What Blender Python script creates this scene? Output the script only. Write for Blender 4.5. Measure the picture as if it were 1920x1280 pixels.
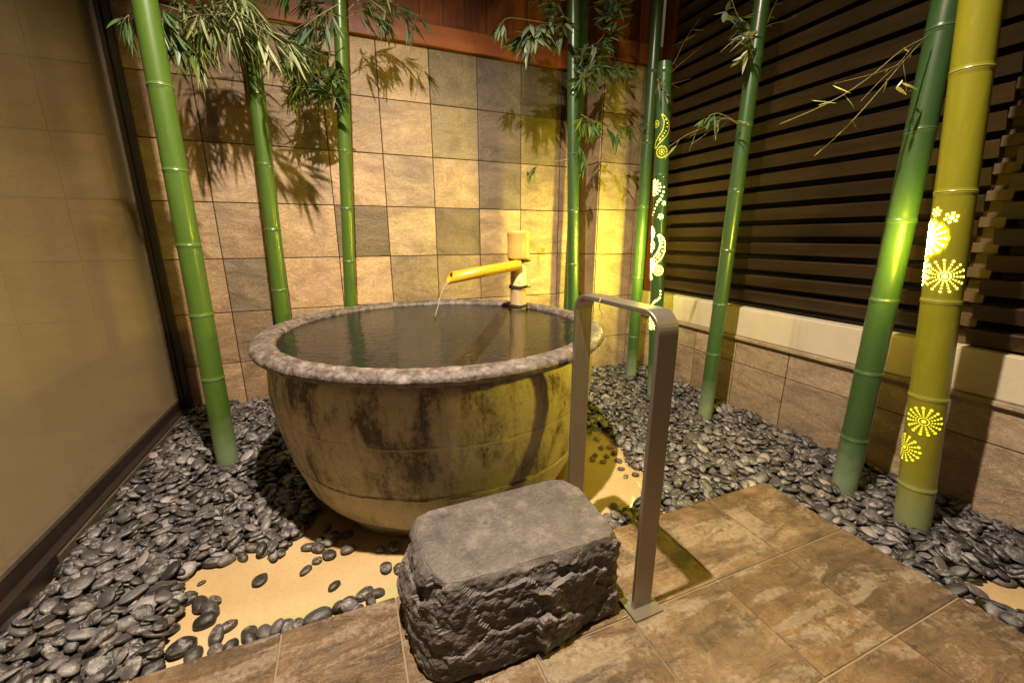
import bpy, bmesh, math, random
import numpy as np
from mathutils import Vector, Matrix, noise as mnoise

for o in list(bpy.data.objects):
    bpy.data.objects.remove(o, do_unlink=True)
scene = bpy.context.scene
COL = scene.collection
PI = math.pi
random.seed(7)
rng = np.random.default_rng(7)

# ---------------------------------------------------------------- camera
CAM = (0.0, 0.0, 0.96)
YAW, PITCH, FOC = 0.384446, 0.251365, 764.84          # FOC in pixels of a 1920 px wide frame
cam_d = bpy.data.cameras.new('camera')
cam = bpy.data.objects.new('camera', cam_d)
COL.objects.link(cam)
cam_d.sensor_width = 36.0
cam_d.lens = FOC / 1920 * 36.0
cam_d.clip_start = 0.02
cam_d.clip_end = 200
FW = Vector((math.sin(YAW) * math.cos(PITCH), math.cos(YAW) * math.cos(PITCH), -math.sin(PITCH)))
RT = Vector((math.cos(YAW), -math.sin(YAW), 0))
UP = RT.cross(FW)
cam.matrix_world = Matrix(((RT.x, UP.x, -FW.x, CAM[0]), (RT.y, UP.y, -FW.y, CAM[1]),
                           (RT.z, UP.z, -FW.z, CAM[2]), (0, 0, 0, 1)))
scene.camera = cam

# ---------------------------------------------------------------- world, lamps, exposure
world = bpy.data.worlds.new('World')
scene.world = world
world.use_nodes = True
bg = world.node_tree.nodes['Background']
bg.inputs['Color'].default_value = (1.0, 0.76, 0.50, 1)
bg.inputs['Strength'].default_value = 0.105

LAMP = Vector((0.05, 0.68, 2.87))
sd = bpy.data.lights.new('ceiling_downlight', 'SPOT')
sd.energy = 820
sd.color = (1.0, 0.82, 0.63)
sd.spot_size = math.radians(122)
sd.spot_blend = 0.9
sd.shadow_soft_size = 0.022
spot = bpy.data.objects.new('ceiling_downlight', sd)
COL.objects.link(spot)
spot.location = LAMP
spot.rotation_euler = (Vector((0.42, 1.45, 0.0)) - LAMP).to_track_quat('-Z', 'Y').to_euler()

scene.view_settings.view_transform = 'Standard'
scene.view_settings.look = 'None'
scene.view_settings.exposure = 0.0
scene.view_settings.gamma = 1.0
scene.render.engine = 'CYCLES'
cy = scene.cycles
cy.use_denoising = True
cy.max_bounces = 7
cy.diffuse_bounces = 3
cy.glossy_bounces = 3
cy.transmission_bounces = 4
cy.transparent_max_bounces = 12
cy.sample_clamp_indirect = 3.0
cy.caustics_reflective = False
cy.caustics_refractive = False


# ---------------------------------------------------------------- helpers
def ray(px, py):
    return FW + RT * ((px - 960) / FOC) - UP * ((py - 640) / FOC)


def on_z(px, py, z):
    d = ray(px, py)
    return Vector(CAM) + d * ((z - CAM[2]) / d.z)


def on_y(px, py, y):
    d = ray(px, py)
    return Vector(CAM) + d * ((y - CAM[1]) / d.y)


def on_x(px, py, x):
    d = ray(px, py)
    return Vector(CAM) + d * ((x - CAM[0]) / d.x)


def project(p):
    d = Vector(p) - Vector(CAM)
    k = d.dot(FW)
    return 960 + FOC * d.dot(RT) / k, 640 - FOC * d.dot(UP) / k, k


def tag(o, label=None, cat=None, group=None, kind=None):
    if label:
        o['label'] = label
    if cat:
        o['category'] = cat
    if group:
        o['group'] = group
    if kind:
        o['kind'] = kind
    return o


def empty(name, loc, label, cat, group=None):
    o = bpy.data.objects.new(name, None)
    o.empty_display_size = 0.05
    COL.objects.link(o)
    o.location = loc
    return tag(o, label, cat, group)


def link(name, me, mat=None, parent=None, loc=(0, 0, 0), smooth=False):
    o = bpy.data.objects.new(name, me)
    COL.objects.link(o)
    if mat is not None:
        me.materials.append(mat)
    o.location = loc
    if parent is not None:
        o.parent = parent
        o.location = Vector(loc) - Vector(parent.location)
    if smooth:
        me.polygons.foreach_set('use_smooth', np.ones(len(me.polygons), dtype=bool))
    return o


class MB:
    """collects faces with an optional per-face tint"""

    def __init__(self):
        self.v, self.f, self.t = [], [], []

    def add(self, vs, fs, tint=(1, 1, 1, 0)):
        b = len(self.v)
        self.v += [tuple(p) for p in vs]
        self.f += [tuple(i + b for i in f) for f in fs]
        self.t += [tint] * len(fs)

    def box(self, lo, hi, tint=(1, 1, 1, 0), bev=0.0):
        x0, y0, z0 = lo
        x1, y1, z1 = hi
        if bev <= 0:
            vs = [(x0, y0, z0), (x1, y0, z0), (x1, y1, z0), (x0, y1, z0), (x0, y0, z1), (x1, y0, z1), (x1, y1, z1), (x0, y1, z1)]
            self.add(vs, [(0, 3, 2, 1), (4, 5, 6, 7), (0, 1, 5, 4), (1, 2, 6, 5), (2, 3, 7, 6), (3, 0, 4, 7)], tint)
            return
        bm = bmesh.new()
        r = bmesh.ops.create_cube(bm, size=1)
        for v in r['verts']:
            v.co = Vector(((x0 + x1) / 2 + v.co.x * (x1 - x0), (y0 + y1) / 2 + v.co.y * (y1 - y0), (z0 + z1) / 2 + v.co.z * (z1 - z0)))
        bmesh.ops.bevel(bm, geom=list(bm.edges), offset=bev, segments=2, affect='EDGES', profile=0.6)
        bm.verts.index_update()
        self.add([v.co for v in bm.verts], [[v.index for v in f.verts] for f in bm.faces], tint)
        bm.free()

    def tube(self, pts, r0, r1=None, n=6, tint=(1, 1, 1, 0), cap=True):
        r1 = r0 if r1 is None else r1
        pts = [Vector(p) for p in pts]
        rings = []
        ref = None
        for i, p in enumerate(pts):
            d = (pts[min(i + 1, len(pts) - 1)] - pts[max(i - 1, 0)]).normalized()
            if ref is None:
                ref = d.orthogonal().normalized()
            ref = (ref - d * ref.dot(d)).normalized()
            bi = d.cross(ref)
            r = r0 + (r1 - r0) * i / max(1, len(pts) - 1)
            rings.append([p + (ref * math.cos(2 * PI * k / n) + bi * math.sin(2 * PI * k / n)) * r for k in range(n)])
        vs = [q for rg in rings for q in rg]
        fs = []
        for i in range(len(rings) - 1):
            for k in range(n):
                a, b = i * n + k, i * n + (k + 1) % n
                fs.append((a, b, b + n, a + n))
        if cap:
            fs.append(tuple(range(n - 1, -1, -1)))
            fs.append(tuple(range((len(rings) - 1) * n, len(rings) * n)))
        self.add(vs, fs, tint)

    def mesh(self, name, tint=True):
        me = bpy.data.meshes.new(name)
        me.from_pydata(self.v, [], self.f)
        if tint:
            a = me.attributes.new('tint', 'FLOAT_COLOR', 'FACE')
            a.data.foreach_set('color', np.array(self.t, dtype=np.float32).ravel())
        me.update()
        return me

    def build(self, name, mat, parent=None, smooth=False, loc=(0, 0, 0)):
        if loc != (0, 0, 0):
            self.v = [(p[0] - loc[0], p[1] - loc[1], p[2] - loc[2]) for p in self.v]
        elif parent is not None:
            loc = tuple(parent.location)
            self.v = [(p[0] - loc[0], p[1] - loc[1], p[2] - loc[2]) for p in self.v]
        return link(name, self.mesh(name), mat, parent, loc, smooth)


# ---------------------------------------------------------------- materials
class NT:
    def __init__(self, name):
        self.m = bpy.data.materials.new(name)
        self.m.use_nodes = True
        self.t = self.m.node_tree
        self.p = self.t.nodes['Principled BSDF']
        self.out = self.t.nodes['Material Output']

    def n(self, typ, **kw):
        nd = self.t.nodes.new(typ)
        for k, v in kw.items():
            if k in nd.inputs:
                s = nd.inputs[k]
                if hasattr(v, 'is_output') or isinstance(v, bpy.types.NodeSocket):
                    self.t.links.new(v, s)
                else:
                    s.default_value = v
            else:
                setattr(nd, k, v)
        return nd

    def L(self, a, b):
        self.t.links.new(a, b)

    def coord(self, scale=(1, 1, 1), rnd=None, kind='Object'):
        tc = self.n('ShaderNodeTexCoord')
        src = tc.outputs[kind]
        if rnd is not None:
            add = self.n('ShaderNodeVectorMath', operation='ADD')
            self.L(src, add.inputs[0])
            mul = self.n('ShaderNodeVectorMath', operation='SCALE')
            mul.inputs[0].default_value = (13.1, 7.7, 5.3)
            self.L(rnd, mul.inputs['Scale'])
            self.L(mul.outputs[0], add.inputs[1])
            src = add.outputs[0]
        mp = self.n('ShaderNodeMapping')
        mp.inputs['Scale'].default_value = scale
        self.L(src, mp.inputs['Vector'])
        return mp.outputs[0]

    def noise(self, vec, scale, detail=5, rough=0.55, dist=0.0):
        nd = self.n('ShaderNodeTexNoise')
        nd.inputs['Scale'].default_value = scale
        nd.inputs['Detail'].default_value = detail
        nd.inputs['Roughness'].default_value = rough
        nd.inputs['Distortion'].default_value = dist
        self.L(vec, nd.inputs['Vector'])
        return nd.outputs['Fac']

    def ramp(self, fac, stops, interp='LINEAR'):
        nd = self.n('ShaderNodeValToRGB')
        cr = nd.color_ramp
        cr.interpolation = interp
        while len(cr.elements) < len(stops):
            cr.elements.new(0.5)
        for e, (p, c) in zip(cr.elements, stops):
            e.position = p
            e.color = c if len(c) == 4 else (*c, 1)
        self.L(fac, nd.inputs['Fac'])
        return nd.outputs['Color']

    def mix(self, fac, a, b, mode='MIX'):
        nd = self.n('ShaderNodeMix', data_type='RGBA', blend_type=mode)
        ins = [nd.inputs[0], nd.inputs[6], nd.inputs[7]]
        for s, v in zip(ins, (fac, a, b)):
            if isinstance(v, bpy.types.NodeSocket):
                self.L(v, s)
            elif isinstance(v, (int, float)):
                s.default_value = v
            else:
                s.default_value = v if len(v) == 4 else (*v, 1)
        return nd.outputs[2]

    def math(self, op, a, b=None, clamp=False):
        nd = self.n('ShaderNodeMath', operation=op, use_clamp=clamp)
        for s, v in zip(nd.inputs, (a, b)):
            if v is None:
                continue
            if isinstance(v, bpy.types.NodeSocket):
                self.L(v, s)
            else:
                s.default_value = v
        return nd.outputs[0]

    def tint(self):
        nd = self.n('ShaderNodeAttribute', attribute_name='tint')
        return nd.outputs['Color'], nd.outputs['Alpha']

    def bump(self, h, strength, dist=0.01, normal=None):
        nd = self.n('ShaderNodeBump')
        nd.inputs['Strength'].default_value = strength
        nd.inputs['Distance'].default_value = dist
        self.L(h, nd.inputs['Height'])
        if normal is not None:
            self.L(normal, nd.inputs['Normal'])
        return nd.outputs[0]

    def done(self, color=None, rough=None, normal=None, metallic=None, spec=None):
        for key, v in (('Base Color', color), ('Roughness', rough), ('Normal', normal), ('Metallic', metallic), ('Specular IOR Level', spec)):
            if v is None:
                continue
            if isinstance(v, bpy.types.NodeSocket):
                self.L(v, self.p.inputs[key])
            elif key == 'Base Color':
                self.p.inputs[key].default_value = v if len(v) == 4 else (*v, 1)
            else:
                self.p.inputs[key].default_value = v
        return self.m


def mat_plain(name, color, rough=0.5, metallic=0.0, var=0.25, nscale=12, bump=0.1):
    m = NT(name)
    c = m.coord()
    n = m.noise(c, nscale, 6)
    col = m.mix(n, tuple(x * (1 - var) for x in color), tuple(x * (1 + var) for x in color))
    return m.done(col, rough, m.bump(m.noise(c, nscale * 12, 4), bump, 0.003), metallic)


def mat_wall_tile(name, wet=0.42):
    m = NT(name)
    t, a = m.tint()
    c = m.coord(rnd=a)
    cs = m.coord((1, 1, 1.9), rnd=a)
    big = m.noise(cs, 3.4, 6, 0.6, 1.4)
    vein = m.noise(cs, 6.0, 9, 0.66, 1.0)
    fine = m.noise(c, 70, 5, 0.7)
    grain = m.noise(c, 320, 2, 0.8)
    col = m.mix(m.ramp(big, [(0.32, (0, 0, 0)), (0.7, (1, 1, 1))]), (0.62, 0.58, 0.55), (1.16, 1.14, 1.08))
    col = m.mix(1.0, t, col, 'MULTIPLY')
    col = m.mix(m.ramp(vein, [(0.47, (0, 0, 0)), (0.5, (0.4, 0.4, 0.4)), (0.53, (0, 0, 0))]), col, m.mix(1.0, col, (0.66, 0.58, 0.5), 'MULTIPLY'))
    mica_glint = m.n('ShaderNodeTexVoronoi')  # mica flecks that paint the slate's glossy sparkle into the colour
    mica_glint.inputs['Scale'].default_value = 210
    m.L(c, mica_glint.inputs['Vector'])
    fl = m.math('MULTIPLY', m.math('LESS_THAN', mica_glint.outputs['Distance'], 0.33), m.math('GREATER_THAN', m.n('ShaderNodeSeparateColor', Color=mica_glint.outputs['Color']).outputs[0], 0.72))
    fl = m.math('MULTIPLY', fl, m.ramp(big, [(0.35, (0.15,) * 3), (0.6, (0.7,) * 3)]))
    col = m.mix(fl, col, m.mix(1.0, col, (2.1, 2.1, 2.0), 'MULTIPLY'))
    col = m.mix(m.ramp(fine, [(0.35, (0, 0, 0)), (0.75, (1, 1, 1))]), m.mix(1.0, col, (0.78, 0.77, 0.76), 'MULTIPLY'), m.mix(1.0, col, (1.14, 1.13, 1.1), 'MULTIPLY'))
    h = m.math('ADD', m.math('MULTIPLY', vein, 1.2), m.math('MULTIPLY', fine, 0.35))
    nb = m.bump(h, 0.55, 0.012)
    nb = m.bump(grain, 0.5, 0.0022, nb)
    rough = m.ramp(fine, [(0.3, (wet - 0.14,) * 3), (0.75, (wet + 0.16,) * 3)])
    return m.done(col, rough, nb, spec=0.6)


def mat_paving(name):
    m = NT(name)
    t, a = m.tint()
    c = m.coord(rnd=a)
    rot = m.n('ShaderNodeMapping')
    rot.inputs['Rotation'].default_value = (0, 0, math.radians(38))
    rot.inputs['Scale'].default_value = (1.0, 3.0, 1)
    m.L(c, rot.inputs['Vector'])
    strk = m.noise(rot.outputs[0], 3.2, 8, 0.62, 1.0)
    big = m.noise(c, 5.5, 6, 0.6, 0.6)
    fine = m.noise(c, 85, 5, 0.72)
    grain = m.noise(c, 420, 2, 0.8)
    col = m.mix(m.ramp(big, [(0.35, (0, 0, 0)), (0.66, (1, 1, 1))]), (0.088, 0.053, 0.022), (0.215, 0.138, 0.070))
    col = m.mix(1.0, col, t, 'MULTIPLY')
    pale = m.ramp(m.math('ADD', strk, m.math('MULTIPLY', m.math('SUBTRACT', fine, 0.5), 0.25)), [(0.50, (0, 0, 0)), (0.58, (0.75,) * 3), (0.72, (0.45,) * 3)])
    col = m.mix(pale, col, (0.30, 0.235, 0.165))
    dark = m.ramp(m.noise(rot.outputs[0], 6.0, 8, 0.66, 0.8), [(0.34, (0.8,) * 3), (0.50, (0, 0, 0))])
    col = m.mix(dark, col, (0.040, 0.028, 0.014))
    speck = m.ramp(m.noise(c, 190, 4, 0.8), [(0.6, (0,) * 3), (0.7, (0.65,) * 3)])
    col = m.mix(speck, col, (0.28, 0.22, 0.16))
    col = m.mix(m.ramp(fine, [(0.35, (0, 0, 0)), (0.7, (1, 1, 1))]), m.mix(1.0, col, (0.72, 0.7, 0.68), 'MULTIPLY'), m.mix(1.0, col, (1.16, 1.14, 1.1), 'MULTIPLY'))
    h = m.math('ADD', m.math('MULTIPLY', strk, 1.6), m.math('MULTIPLY', fine, 0.3))
    nb = m.bump(h, 0.9, 0.016)
    nb = m.bump(grain, 0.7, 0.0022, nb)
    wetn = m.noise(c, 4.0, 4, 0.6)
    rough = m.ramp(wetn, [(0.36, (0.13,) * 3), (0.64, (0.42,) * 3)])
    return m.done(col, rough, nb, spec=0.6)


def mat_pebble(name):
    m = NT(name)
    t, a = m.tint()
    c = m.coord(rnd=a)
    n = m.noise(c, 38, 6, 0.65, 0.5)
    v = m.noise(c, 24, 3, 0.5, 3.0)
    col = m.mix(n, m.mix(1.0, t, (0.6, 0.58, 0.58), 'MULTIPLY'), m.mix(1.0, t, (1.35, 1.33, 1.3), 'MULTIPLY'))
    veins = m.ramp(v, [(0.485, (0, 0, 0)), (0.5, (1, 1, 1)), (0.515, (0, 0, 0))])
    gate = m.math('GREATER_THAN', m.math('FRACT', m.math('MULTIPLY', a, 7.31)), 0.62)
    col = m.mix(m.math('MULTIPLY', veins, m.math('MULTIPLY', gate, 0.7)), col, (0.46, 0.42, 0.40))
    pale = m.ramp(m.noise(c, 55, 5, 0.7), [(0.50, (0, 0, 0)), (0.66, (1, 1, 1))])
    col = m.mix(m.math('MULTIPLY', pale, m.math('MULTIPLY', m.math('FRACT', m.math('MULTIPLY', a, 3.7)), 0.85)), col, (0.34, 0.315, 0.30))
    rough = m.ramp(m.noise(c, 20, 3), [(0.3, (0.22,) * 3), (0.7, (0.52,) * 3)])
    return m.done(col, rough, m.bump(m.noise(c, 110, 5, 0.7), 0.5, 0.004), spec=0.5)


def mat_bamboo(name, base, dust=True, rough=0.36, top=2.6, var=0.18):
    m = NT(name)
    c = m.coord((1, 1, 0.06))
    n = m.noise(c, 60, 5, 0.6)
    n2 = m.noise(m.coord((1, 1, 0.35)), 7, 5, 0.6)
    col = m.mix(n, tuple(x * (1 - var) for x in base), tuple(x * (1 + var) for x in base))
    col = m.mix(m.ramp(n2, [(0.4, (0, 0, 0)), (0.8, (0.5, 0.5, 0.5))]), col, tuple(x * 0.62 for x in base))
    sc = m.ramp(m.noise(m.coord((1, 1, 0.5)), 55, 6, 0.75, 0.5), [(0.60, (0,) * 3), (0.72, (0.35,) * 3)])
    col = m.mix(sc, col, tuple(min(1, x * 1.7 + 0.03) for x in base))
    tint_c, bloom = m.tint()
    col = m.mix(bloom, col, tuple(min(1, x * 1.5 + 0.06) for x in base))
    if dust:
        tc = m.n('ShaderNodeTexCoord')
        sp = m.n('ShaderNodeSeparateXYZ')
        m.L(tc.outputs['Object'], sp.inputs[0])
        h = m.math('ADD', sp.outputs['Z'], m.math('MULTIPLY', m.noise(m.coord(), 22, 5), 0.16))
        d = m.ramp(h, [(0.10, (0.62,) * 3), (0.30, (0.0,) * 3)])
        col = m.mix(d, col, (0.24, 0.30, 0.17))
        rg = m.mix(d, (rough,) * 3, (0.6,) * 3)
        m.p.inputs['Coat Weight'].default_value = 0.22
        m.p.inputs['Coat Roughness'].default_value = 0.16
        return m.done(col, rg, m.bump(n, 0.06, 0.002), spec=0.55)
    return m.done(col, rough, m.bump(n, 0.06, 0.002), spec=0.55)


def mat_leaf(name):
    m = NT(name)
    t, a = m.tint()
    n = m.noise(m.coord(), 45, 3)
    col = m.mix(n, m.mix(1.0, t, (0.75, 0.75, 0.75), 'MULTIPLY'), m.mix(1.0, t, (1.2, 1.2, 1.2), 'MULTIPLY'))
    m.done(col, 0.42, m.bump(n, 0.08, 0.002))
    tr = m.n('ShaderNodeBsdfTranslucent')
    m.L(m.mix(1.0, col, (1.0, 1.1, 0.5), 'MULTIPLY'), tr.inputs['Color'])
    ms = m.n('ShaderNodeMixShader')
    ms.inputs[0].default_value = 0.22
    m.L(m.p.outputs[0], ms.inputs[1])
    m.L(tr.outputs[0], ms.inputs[2])
    m.L(ms.outputs[0], m.out.inputs['Surface'])
    return m.m


def mat_emit(name, color, strength):
    m = NT(name)
    m.p.inputs['Base Color'].default_value = (*color, 1)
    m.p.inputs['Emission Color'].default_value = (*color, 1)
    m.p.inputs['Emission Strength'].default_value = strength
    return m.m


def mat_wood(name, c0, c1, axis='X', rough=0.5, scale=1.0):
    m = NT(name)
    t, a = m.tint()
    s = {'X': (0.6, 9, 9), 'Y': (9, 0.6, 9), 'Z': (9, 9, 0.6)}[axis]
    c = m.coord(tuple(x * scale for x in s), rnd=a)
    n = m.noise(c, 3.0, 8, 0.62, 0.7)
    n2 = m.noise(m.coord(rnd=a), 2.5, 4)
    col = m.mix(m.ramp(n, [(0.3, (0, 0, 0)), (0.7, (1, 1, 1))]), c0, c1)
    col = m.mix(m.ramp(n2, [(0.35, (0.45,) * 3), (0.65, (0,) * 3)]), col, tuple(x * 0.55 for x in c0))
    col = m.mix(1.0, col, t, 'MULTIPLY')
    return m.done(col, rough, m.bump(n, 0.25, 0.003))


def mat_bath(name):
    m = NT(name)
    c = m.coord()
    sk = m.n('ShaderNodeMapping')
    sk.inputs['Rotation'].default_value = (math.radians(9), math.radians(-9), 0)
    sk.inputs['Scale'].default_value = (1, 1, 0.30)
    m.L(c, sk.inputs['Vector'])
    strk = m.noise(sk.outputs[0], 13, 12, 0.72, 0.35)
    blot = m.noise(m.coord((1, 1, 0.45)), 4.2, 8, 0.68, 0.4)
    fine = m.noise(c, 75, 6, 0.75)
    tc = m.n('ShaderNodeTexCoord')
    sp = m.n('ShaderNodeSeparateXYZ')
    m.L(tc.outputs['Object'], sp.inputs[0])
    z = sp.outputs['Z']
    s = m.math('ADD', m.math('MULTIPLY', strk, 0.66), m.math('MULTIPLY', blot, 0.46))
    s = m.math('ADD', s, m.math('MULTIPLY', fine, 0.26))
    # the weathering is heaviest on the upper belly, the foot stays pale
    zz = m.ramp(z, [(0.08, (0.15,) * 3), (0.165, (0.13,) * 3), (0.18, (0.04,) * 3), (0.45, (0.0,) * 3), (0.58, (0.05,) * 3)])
    s = m.math('ADD', s, m.math('MULTIPLY', zz, 0.6))
    col = m.ramp(s, [(0.56, (0.030, 0.023, 0.017)), (0.635, (0.10, 0.076, 0.051)), (0.670, (0.29, 0.235, 0.155)), (0.74, (0.50, 0.42, 0.29)), (0.95, (0.62, 0.535, 0.38))])
    vor = m.n('ShaderNodeTexVoronoi')
    vor.inputs['Scale'].default_value = 42
    m.L(c, vor.inputs['Vector'])
    ring = m.ramp(vor.outputs['Distance'], [(0.10, (0.35,) * 3), (0.17, (0.75,) * 3), (0.24, (0.75,) * 3), (0.30, (0,) * 3)])
    gate = m.ramp(m.noise(c, 5, 3), [(0.40, (0,) * 3), (0.55, (1,) * 3)])
    pick = m.math('GREATER_THAN', m.n('ShaderNodeSeparateColor', Color=vor.outputs['Color']).outputs[0], 0.45)
    col = m.mix(m.math('MULTIPLY', m.math('MULTIPLY', ring, gate), m.math('MULTIPLY', pick, 0.85)), col, (0.33, 0.26, 0.14))
    col = m.mix(m.ramp(m.noise(c, 150, 4, 0.75), [(0.55, (0,) * 3), (0.72, (0.6,) * 3)]), col, (0.03, 0.02, 0.012))
    # hairline joints where the thrown rings were set on each other
    zw = m.math('ADD', z, m.math('MULTIPLY', m.math('SUBTRACT', m.noise(c, 5, 5, 0.7), 0.5), 0.022))
    for (zs, k) in ((0.172, 0.85), (0.368, 0.5)):
        e = m.math('ABSOLUTE', m.math('SUBTRACT', zw, zs))
        line = m.ramp(m.math('MULTIPLY', e, 100.0), [(0.12, (k,) * 3), (0.36, (0,) * 3)])
        brk = m.ramp(m.noise(c, 14, 4, 0.6), [(0.42, (0.15,) * 3), (0.55, (1,) * 3)])
        col = m.mix(m.math('MULTIPLY', line, brk), col, (0.03, 0.022, 0.015))
        lip = m.ramp(m.math('MULTIPLY', m.math('ABSOLUTE', m.math('SUBTRACT', zw, zs - 0.006)), 100.0), [(0.15, (0.55,) * 3), (0.55, (0,) * 3)])
        col = m.mix(lip, col, (0.55, 0.46, 0.30))
    h = m.math('ADD', m.math('MULTIPLY', s, 0.5), m.math('MULTIPLY', fine, 0.8))
    return m.done(col, m.ramp(fine, [(0.3, (0.42,) * 3), (0.7, (0.72,) * 3)]), m.bump(h, 0.5, 0.008))


def mat_rim(name):
    m = NT(name)
    c = m.coord()
    n = m.noise(c, 30, 9, 0.74, 0.4)
    f = m.noise(c, 140, 5, 0.7)
    col = m.ramp(n, [(0.36, (0.030, 0.022, 0.020)), (0.48, (0.095, 0.074, 0.066)), (0.60, (0.19, 0.156, 0.143)), (0.72, (0.30, 0.255, 0.235))])
    return m.done(col, m.ramp(f, [(0.3, (0.3,) * 3), (0.7, (0.55,) * 3)]), m.bump(m.math('ADD', n, m.math('MULTIPLY', f, 0.5)), 0.6, 0.008))


def mat_stone(name):
    m = NT(name)
    c = m.coord()
    n = m.noise(c, 9, 8, 0.68, 0.4)
    f = m.noise(c, 130, 5, 0.72)
    col = m.mix(m.ramp(n, [(0.35, (0,) * 3), (0.7, (1,) * 3)]), (0.056, 0.047, 0.046), (0.130, 0.111, 0.106))
    col = m.mix(m.ramp(f, [(0.35, (0,) * 3), (0.72, (1,) * 3)]), m.mix(1.0, col, (0.7, 0.7, 0.7), 'MULTIPLY'), m.mix(1.0, col, (1.25, 1.23, 1.2), 'MULTIPLY'))
    wear = m.ramp(m.noise(c, 14, 9, 0.75, 0.3), [(0.52, (0,) * 3), (0.66, (0.55,) * 3)])
    col = m.mix(wear, col, (0.22, 0.185, 0.17))
    return m.done(col, 0.55, m.bump(m.math('ADD', f, m.math('MULTIPLY', n, 0.8)), 0.6, 0.004))


def mat_glass(name):
    m = NT(name)
    c = m.coord((1, 1, 0.7))
    tc = m.n('ShaderNodeTexCoord')
    sp = m.n('ShaderNodeSeparateXYZ')
    m.L(tc.outputs['Object'], sp.inputs[0])
    n = m.noise(c, 2.2, 5, 0.6)
    n2 = m.noise(m.coord((1, 1, 0.05)), 26, 4, 0.6)
    z = m.math('ADD', sp.outputs['Z'], m.math('MULTIPLY', n, 0.5))
    fog = m.ramp(m.math('MULTIPLY', z, 0.4), [(0.12, (0.60,) * 3), (0.30, (0.40,) * 3), (0.52, (0.18,) * 3), (0.95, (0.08,) * 3)])
    fog = m.math('ADD', fog, m.math('MULTIPLY', m.math('SUBTRACT', n2, 0.5), 0.05))
    df = m.n('ShaderNodeBsdfDiffuse')
    mould = m.math('MULTIPLY', m.ramp(m.noise(m.coord((1, 1, 0.5)), 38, 4, 0.7), [(0.57, (0,) * 3), (0.66, (1,) * 3)]), m.ramp(z, [(0.25, (0.8,) * 3), (0.62, (0,) * 3)]))
    fog = m.math('ADD', fog, m.math('MULTIPLY', mould, 0.35), True)
    m.L(m.mix(mould, (0.58, 0.49, 0.31), (0.05, 0.035, 0.02)), df.inputs['Color'])
    tl = m.n('ShaderNodeBsdfTranslucent')
    tl.inputs['Color'].default_value = (0.60, 0.50, 0.30, 1)
    ms0 = m.n('ShaderNodeMixShader')
    ms0.inputs[0].default_value = 0.45
    m.L(df.outputs[0], ms0.inputs[1])
    m.L(tl.outputs[0], ms0.inputs[2])
    tp = m.n('ShaderNodeBsdfTransparent')
    tp.inputs['Color'].default_value = (0.78, 0.72, 0.57, 1)
    ms1 = m.n('ShaderNodeMixShader')
    m.L(fog, ms1.inputs[0])
    m.L(tp.outputs[0], ms1.inputs[1])
    m.L(ms0.outputs[0], ms1.inputs[2])
    gl = m.n('ShaderNodeBsdfGlossy')
    gl.inputs['Roughness'].default_value = 0.2
    gl.inputs['Color'].default_value = (0.9, 0.88, 0.8, 1)
    fr = m.n('ShaderNodeFresnel')
    fr.inputs['IOR'].default_value = 1.5
    geo = m.n('ShaderNodeNewGeometry')
    front = m.math('MULTIPLY', fr.outputs[0], m.math('SUBTRACT', 1.0, geo.outputs['Backfacing']))
    ms2 = m.n('ShaderNodeMixShader')
    m.L(front, ms2.inputs[0])
    m.L(ms1.outputs[0], ms2.inputs[1])
    m.L(gl.outputs[0], ms2.inputs[2])
    m.L(ms2.outputs[0], m.out.inputs['Surface'])
    return m.m


def mat_water(name, tintc, wave=0.12, wscale=16, stretch=(1, 1, 1), drop=None):
    m = NT(name)
    n = m.noise(m.coord(stretch), wscale, 3, 0.5, 0.6)
    if drop:
        # rings running out from where the stream falls in
        dist = m.n('ShaderNodeVectorMath', operation='DISTANCE')
        m.L(m.coord(), dist.inputs[0])
        dist.inputs[1].default_value = (drop[0], drop[1], 0)
        dv = dist.outputs['Value']
        ringw = m.math('SINE', m.math('MULTIPLY', dv, 210.0))
        fall = m.math('POWER', 2.718, m.math('MULTIPLY', dv, -9.0))
        n = m.math('ADD', n, m.math('MULTIPLY', m.math('MULTIPLY', ringw, fall), 0.35))
    nb = m.bump(n, wave, 0.01)
    tp = m.n('ShaderNodeBsdfTransparent')
    tp.inputs['Color'].default_value = (*tintc, 1)
    gl = m.n('ShaderNodeBsdfGlossy')
    gl.inputs['Roughness'].default_value = 0.03
    m.L(nb, gl.inputs['Normal'])
    fr = m.n('ShaderNodeFresnel')
    fr.inputs['IOR'].default_value = 1.36
    m.L(nb, fr.inputs['Normal'])
    ms = m.n('ShaderNodeMixShader')
    m.L(fr.outputs[0], ms.inputs[0])
    m.L(tp.outputs[0], ms.inputs[1])
    m.L(gl.outputs[0], ms.inputs[2])
    m.L(ms.outputs[0], m.out.inputs['Surface'])
    return m.m


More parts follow.
